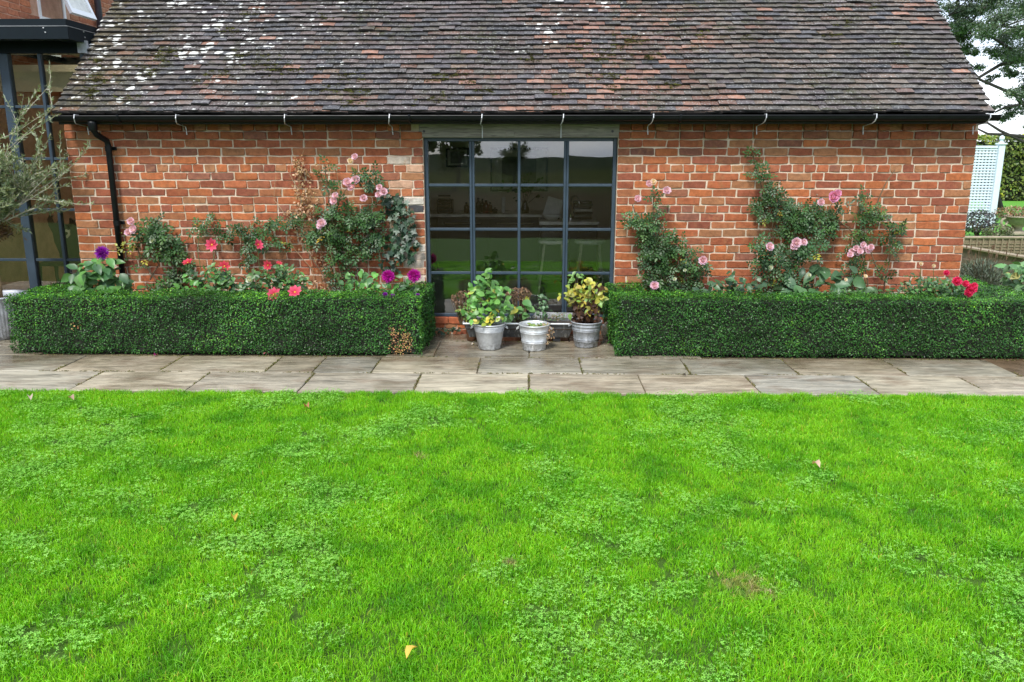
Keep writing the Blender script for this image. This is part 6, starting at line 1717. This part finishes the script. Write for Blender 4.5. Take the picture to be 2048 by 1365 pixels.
for pts in ([(2130, 300), (2060, 290), (2000, 262), (1965, 240)], [(2130, 300), (2060, 275), (2010, 270), (1975, 268), (1955, 258)], [(2130, 300), (2030, 190), (1960, 160), (1925, 120)], [(2130, 300), (2100, 180), (2040, 110), (1960, 60), (1920, 20)], [(2050, 120), (2000, 130), (1950, 160), (1928, 180)], [(1915, 95), (1912, 40), (1918, -30)], [(2130, 300), (2090, 200), (2010, 215), (1990, 225)]):
    limbs.append([tuple(tp_(x, y)) for x, y in pts])
crown_tree('cedar_tree', 'large feathery blue green tree rising behind the right end of the roof', (tb_.x, TY, 0), 8.5, .34, limbs, cl, 62000, .062, [(.11, .17, .11), (.14, .21, .135), (.085, .13, .09), (.17, .23, .15)], 'small', droop=.4)
# dark stump-like leaning trunk near the hedge
la, lb = at(1945, 300, 24), at(1915, 252, 24)
tag(MB().tube([(la.x + .9, 24, 0), (la.x + .4, 24, 1.2), (la.x, 24, la.z), (lb.x + .1, 24, lb.z)], [.22, .19, .17, .10], 9).build('leaning_trunk', M['bark'], None, True), 'dark leaning bare trunk seen between the gutter end and the far hedge', 'tree trunk')

# what stands behind the viewer and shows in the window glass
def round_tree(x, y, h, r, label, n=3500, cols=None):
    cl = []
    for i in range(9):
        a = rnd.uniform(0, 2 * pi); q_ = rnd.uniform(0, r * .6)
        cl.append((x + cos(a) * q_, y + sin(a) * q_, h * rnd.uniform(.36, .82), r * rnd.uniform(.45, .65), h * .2))
    crown_tree('garden_tree', label, (x, y, 0), h, h * .03, [[(x, y, h * .35), (x + r * .4, y, h * .6)], [(x, y, h * .35), (x - r * .4, y, h * .65)]], cl, n, h * .045, cols or [(.07, .10, .035), (.09, .13, .05), (.05, .075, .03)], 'small')
round_tree(-1.3, -42, 3.7, 1.5, 'rounded tree behind the viewer, reflected in the top middle pane', 5000)
round_tree(-5.0, -40, 6.5, 1.4, 'tall tree behind the viewer, reflected in the left panes')
round_tree(-7.4, -40, 8, 1.9, 'taller tree behind the viewer, left of the reflected pair')
round_tree(-14, -38, 9.5, 4.2, 'broad tree behind the viewer at the far left of the reflections')
round_tree(7.6, -46, 4.2, 1.6, 'small round tree behind the viewer, reflected at the right of the glass')
hedge([(-60, -19, -40, -36.5, 0, 9.5)], 'tall olive brown belt of trees behind the viewer, reflected in the glazed link', dens=22, leaf=.55, name='tree_belt', cat='tree belt', cols=[(.11, .10, .035), (.085, .08, .03), (.14, .11, .04), (.06, .065, .025)], m=M['leaf_a'], amp=1.1, inset=.8)
V = []; F = []; nx = 90; 
for j in range(7):
    for i in range(nx + 1):
        x = -2600 + 5200 * i / nx; y = -420 - j * 260
        hgt = [0, .7, 1.0, .8, .95, .6, 0][j] * (5.5 + 4.5 * noise.noise(Vector((x * .0032, j * .9, 1))) + 2.4 * noise.noise(Vector((x * .014, j, 4)))) * (1 + j * .75)
        V.append((x, y, hgt * (1.0 if True else 0) - .5))
for j in range(6):
    for i in range(nx):
        a = j * (nx + 1) + i; F.append((a, a + 1, a + nx + 2, a + nx + 1))
me = bpy.data.meshes.new('hills'); me.from_pydata(V, [], F); me.update(); me.materials.append(M['hill']); me.shade_smooth()
tag(link('hills', me), kind='structure')

# ------------------------------------------------------------------ lawn: grass tufts and clover
bp_ = gr(1478, 1172); b2_ = gr(1545, 1190); b3_ = gr(1022, 1130); b4_ = gr(843, 914); b5_ = gr(1150, 886); b6_ = gr(330, 1270); b7_ = gr(1740, 1180)
BARE = [(bp_.x, bp_.y, .12), (bp_.x + .10, bp_.y - .07, .05), (b3_.x, b3_.y, .035), (b4_.x, b4_.y, .045)]
M['grass'] = grass_mat('grass_blade', (.175, .48, .010), (.235, .54, .014), (.085, .32, .009))
M['clover'] = grass_mat('clover_leaf', (.21, .49, .060), (.26, .54, .085), (.15, .40, .038), .28, .5)
src = bpy.data.collections.new('tuft_sources')
def grass_patch(seed, n=150, R=.075, hmin=.022, hmax=.045, lean=.55, wd=.0016):
    r = np.random.default_rng(seed)
    base = np.zeros((n, 3)); a = r.uniform(0, 2 * pi, n); q = np.sqrt(r.uniform(0, 1, n)) * R
    base[:, 0] = q * np.cos(a); base[:, 1] = q * np.sin(a)
    h = r.uniform(hmin, hmax, n); az = r.uniform(0, 2 * pi, n); ln = np.abs(r.normal(0, lean, n))
    d = np.stack([np.cos(az), np.sin(az), np.zeros(n)], axis=1)
    sidev = np.stack([-np.sin(az), np.cos(az), np.zeros(n)], axis=1)
    ra = r.uniform(0, pi, n); sidev = norm(sidev * np.cos(ra)[:, None] + d * np.sin(ra)[:, None])
    w = (wd * r.uniform(.7, 1.3, n))[:, None]
    up = np.array((0, 0, 1.0))
    m1 = base + up * (h * .5)[:, None] + d * (h * ln * .22)[:, None]
    m2 = base + up * (h * .85)[:, None] + d * (h * ln * .62)[:, None]
    tip = base + up * (h * np.clip(1.05 - ln * .25, .6, 1.1))[:, None] + d * (h * ln * 1.15)[:, None]
    V = np.stack([base - sidev * w, base + sidev * w, m1 - sidev * w, m1 + sidev * w, m2 - sidev * w * .75, m2 + sidev * w * .75, tip], axis=1).reshape(-1, 3)
    f = np.array([(0, 1, 3), (0, 3, 2), (2, 3, 5), (2, 5, 4), (4, 5, 6)])
    F = (f[None] + (np.arange(n) * 7)[:, None, None]).reshape(-1, 3)
    c = r.uniform(.70, 1.25, (n, 1)) * np.stack([r.uniform(.85, 1.25, n), r.uniform(.94, 1.06, n), r.uniform(.7, 1.3, n)], axis=1)
    dry = r.random(n) < .018; c[dry] = (2.6, .95, 5.5)
    C = np.repeat(c[:, None, :], 7, axis=1).reshape(-1, 3)
    me = tri_mesh('grass_tuft', V, F, C, M['grass'])
    o = bpy.data.objects.new('a%02d_grass_tuft' % seed, me); src.objects.link(o)
def clover_patch(seed, idx, n=72, R=.085):
    r = np.random.default_rng(seed)
    Vt, Ft = [], []
    for k in range(3):
        a = 2 * pi * k / 3; kk = len(Vt)
        for (x, y, z) in ((0, 0, 0), (-.30, .45, .05), (-.33, .85, .03), (0, .98, -.02), (.33, .85, .03), (.30, .45, .05)):
            Vt.append((x * cos(a) - y * sin(a), x * sin(a) + y * cos(a), z))
        Ft += [(kk, kk + 1, kk + 2), (kk, kk + 2, kk + 3), (kk, kk + 3, kk + 4), (kk, kk + 4, kk + 5)]
    Vt = np.array(Vt); Ft = np.array(Ft)
    P = np.zeros((n, 3)); a = r.uniform(0, 2 * pi, n); q = np.sqrt(r.uniform(0, 1, n)) * R
    P[:, 0] = q * np.cos(a); P[:, 1] = q * np.sin(a); P[:, 2] = r.uniform(.012, .040, n)
    B = bases(n, (0, 0, 1), .28, r=r)
    c = r.uniform(.75, 1.2, (n, 1)) * r.uniform(.93, 1.07, (n, 3))
    V, F, C = scatter(Vt, Ft, P, B, r.uniform(.0036, .0088, n), c)
    me = tri_mesh('clover_tuft', V, F, C, M['clover'])
    o = bpy.data.objects.new('b%02d_clover' % idx, me); src.objects.link(o)
for s in range(12): grass_patch(s, 230, .080, .016, .034, .6, .00135)
for s in range(12, 16): grass_patch(s, 190, .078, .024, .048, .8, .0016)       # longer, floppier
for i in range(5): clover_patch(100 + i, i)
PTS, IDX, ROT, SCL = [], [], [], []
st = .088
yv = 1.75
while yv < YG - .03:
    xv = -5.6
    while xv < 5.8:
        x = xv + rnd.uniform(-.04, .04); y = yv + rnd.uniform(-.04, .04)
        xv += st
        if y > YG - .06: y = YG - .06 + rnd.uniform(-.02, .022) + .02 * noise.noise(Vector((x * 2.5, 0, 9)))
        nn = noise.noise(Vector((x * 1.3, y * 1.5, 20))) + .6 * noise.noise(Vector((x * 2.6, y * 2.8, 3)))
        clv = nn - .035 * x - .12 + rnd.uniform(-.22, .22)
        lng = noise.noise(Vector((x * 1.5, y * 1.8, 40))) + .12 * x * .4
        bare = min([((x - b[0]) ** 2 + (y - b[1]) ** 2) ** .5 / b[2] for b in BARE])
        sc_ = rnd.uniform(.85, 1.12)
        if bare < .8: sc_ *= .66
        g = rnd.randrange(12, 16) if lng > .24 else rnd.randrange(12)
        PTS.append((x, y, -.004)); IDX.append(g); ROT.append(rnd.uniform(0, 2 * pi)); SCL.append(sc_ * (.78 if clv > .05 and g < 12 else 1) * (.8 if y > YG - .1 else 1))
        if clv > -.16 and bare > .7 and rnd.random() < min(.7, (clv + .18) * 1.3):
            PTS.append((x + rnd.uniform(-.03, .03), min(y + rnd.uniform(-.03, .03), YG - .07), 0)); IDX.append(16 + rnd.randrange(5)); ROT.append(rnd.uniform(0, 2 * pi)); SCL.append(rnd.uniform(.9, 1.15))
    yv += st
me = bpy.data.meshes.new('lawn_grass'); me.from_pydata(PTS, [], []); me.update()
a = me.attributes.new('pick', 'INT', 'POINT'); a.data.foreach_set('value', IDX)
a = me.attributes.new('turn', 'FLOAT_VECTOR', 'POINT'); a.data.foreach_set('vector', [v for r in ROT for v in (0, 0, r)])
a = me.attributes.new('size', 'FLOAT', 'POINT'); a.data.foreach_set('value', SCL)
go = link('lawn_grass', me)
tag(go, 'short bright green lawn of grass and clover in front of the paving', 'grass', kind='stuff')
ng = bpy.data.node_groups.new('scatter_tufts', 'GeometryNodeTree')
ng.interface.new_socket('Geometry', in_out='INPUT', socket_type='NodeSocketGeometry')
ng.interface.new_socket('Geometry', in_out='OUTPUT', socket_type='NodeSocketGeometry')
gi = ng.nodes.new('NodeGroupInput'); gout = ng.nodes.new('NodeGroupOutput')
ci = ng.nodes.new('GeometryNodeCollectionInfo'); ci.inputs['Collection'].default_value = src
ci.inputs['Separate Children'].default_value = True; ci.inputs['Reset Children'].default_value = True
iop = ng.nodes.new('GeometryNodeInstanceOnPoints'); iop.inputs['Pick Instance'].default_value = True
def named(nm, typ):
    q = ng.nodes.new('GeometryNodeInputNamedAttribute'); q.data_type = typ; q.inputs['Name'].default_value = nm
    return [s for s in q.outputs if s.name == 'Attribute' and s.enabled][0]
gl = ng.links.new
gl(gi.outputs[0], iop.inputs['Points']); gl(ci.outputs[0], iop.inputs['Instance'])
gl(named('pick', 'INT'), iop.inputs['Instance Index']); gl(named('turn', 'FLOAT_VECTOR'), iop.inputs['Rotation']); gl(named('size', 'FLOAT'), iop.inputs['Scale'])
gl(iop.outputs[0], gout.inputs[0])
md = go.modifiers.new('tufts', 'NODES'); md.node_group = ng

# fallen leaves
def fallen(px, py, size, col, label, cat='fallen leaf', zz=.035, name='fallen_leaf'):
    p = gr(px, py, zz)
    V = LF_OVATE[0].copy(); V[:, 2] += .12 * (V[:, 0] * 3) ** 2 + .10 * np.sin(V[:, 1] * 4)
    me = tri_mesh(name, V, LF_OVATE[1], np.tile(np.array(col), (len(V), 1)), M['petal'], True)
    o = link(name, me, None, p, (rnd.uniform(-.15, .35), rnd.uniform(-.3, .3), rnd.uniform(-.9, .9)), (size * .72, size * 1.1, size * 1.5))
    tag(o, label, cat)
fallen(813, 1318, .062, (.75, .50, .10), 'yellow leaf standing in the grass at the bottom centre')
fallen(470, 1043, .07, (.55, .38, .06), 'thin yellow leaf lying in the grass left of centre')
fallen(1640, 936, .075, (.62, .42, .32), 'pale brown curled leaf in the grass on the right')
fallen(62, 801, .085, (.52, .42, .34), 'pale curled leaf near the paving at the far left')
fallen(148, 801, .075, (.40, .28, .20), 'brown leaf beside the pale one at the left paving edge')
fallen(618, 816, .08, (.40, .20, .10), 'reddish brown leaf in the grass below the left hedge')
fallen(308, 713, .06, (.22, .02, .12), 'crimson petal lying at the foot of the left hedge', 'petal', .006, 'fallen_petal')
fallen(527, 709, .05, (.60, .22, .28), 'pink petal at the hedge foot right of the crimson one', 'petal', .006, 'fallen_petal')
fallen(943, 690, .04, (.7, .62, .55), 'pale petal on the paving left of the first bucket', 'petal', .006, 'fallen_petal')
fallen(1372, 752, .035, (.04, .03, .03), 'small dark snail sized leaf on the paving joint', 'fallen leaf', .006)
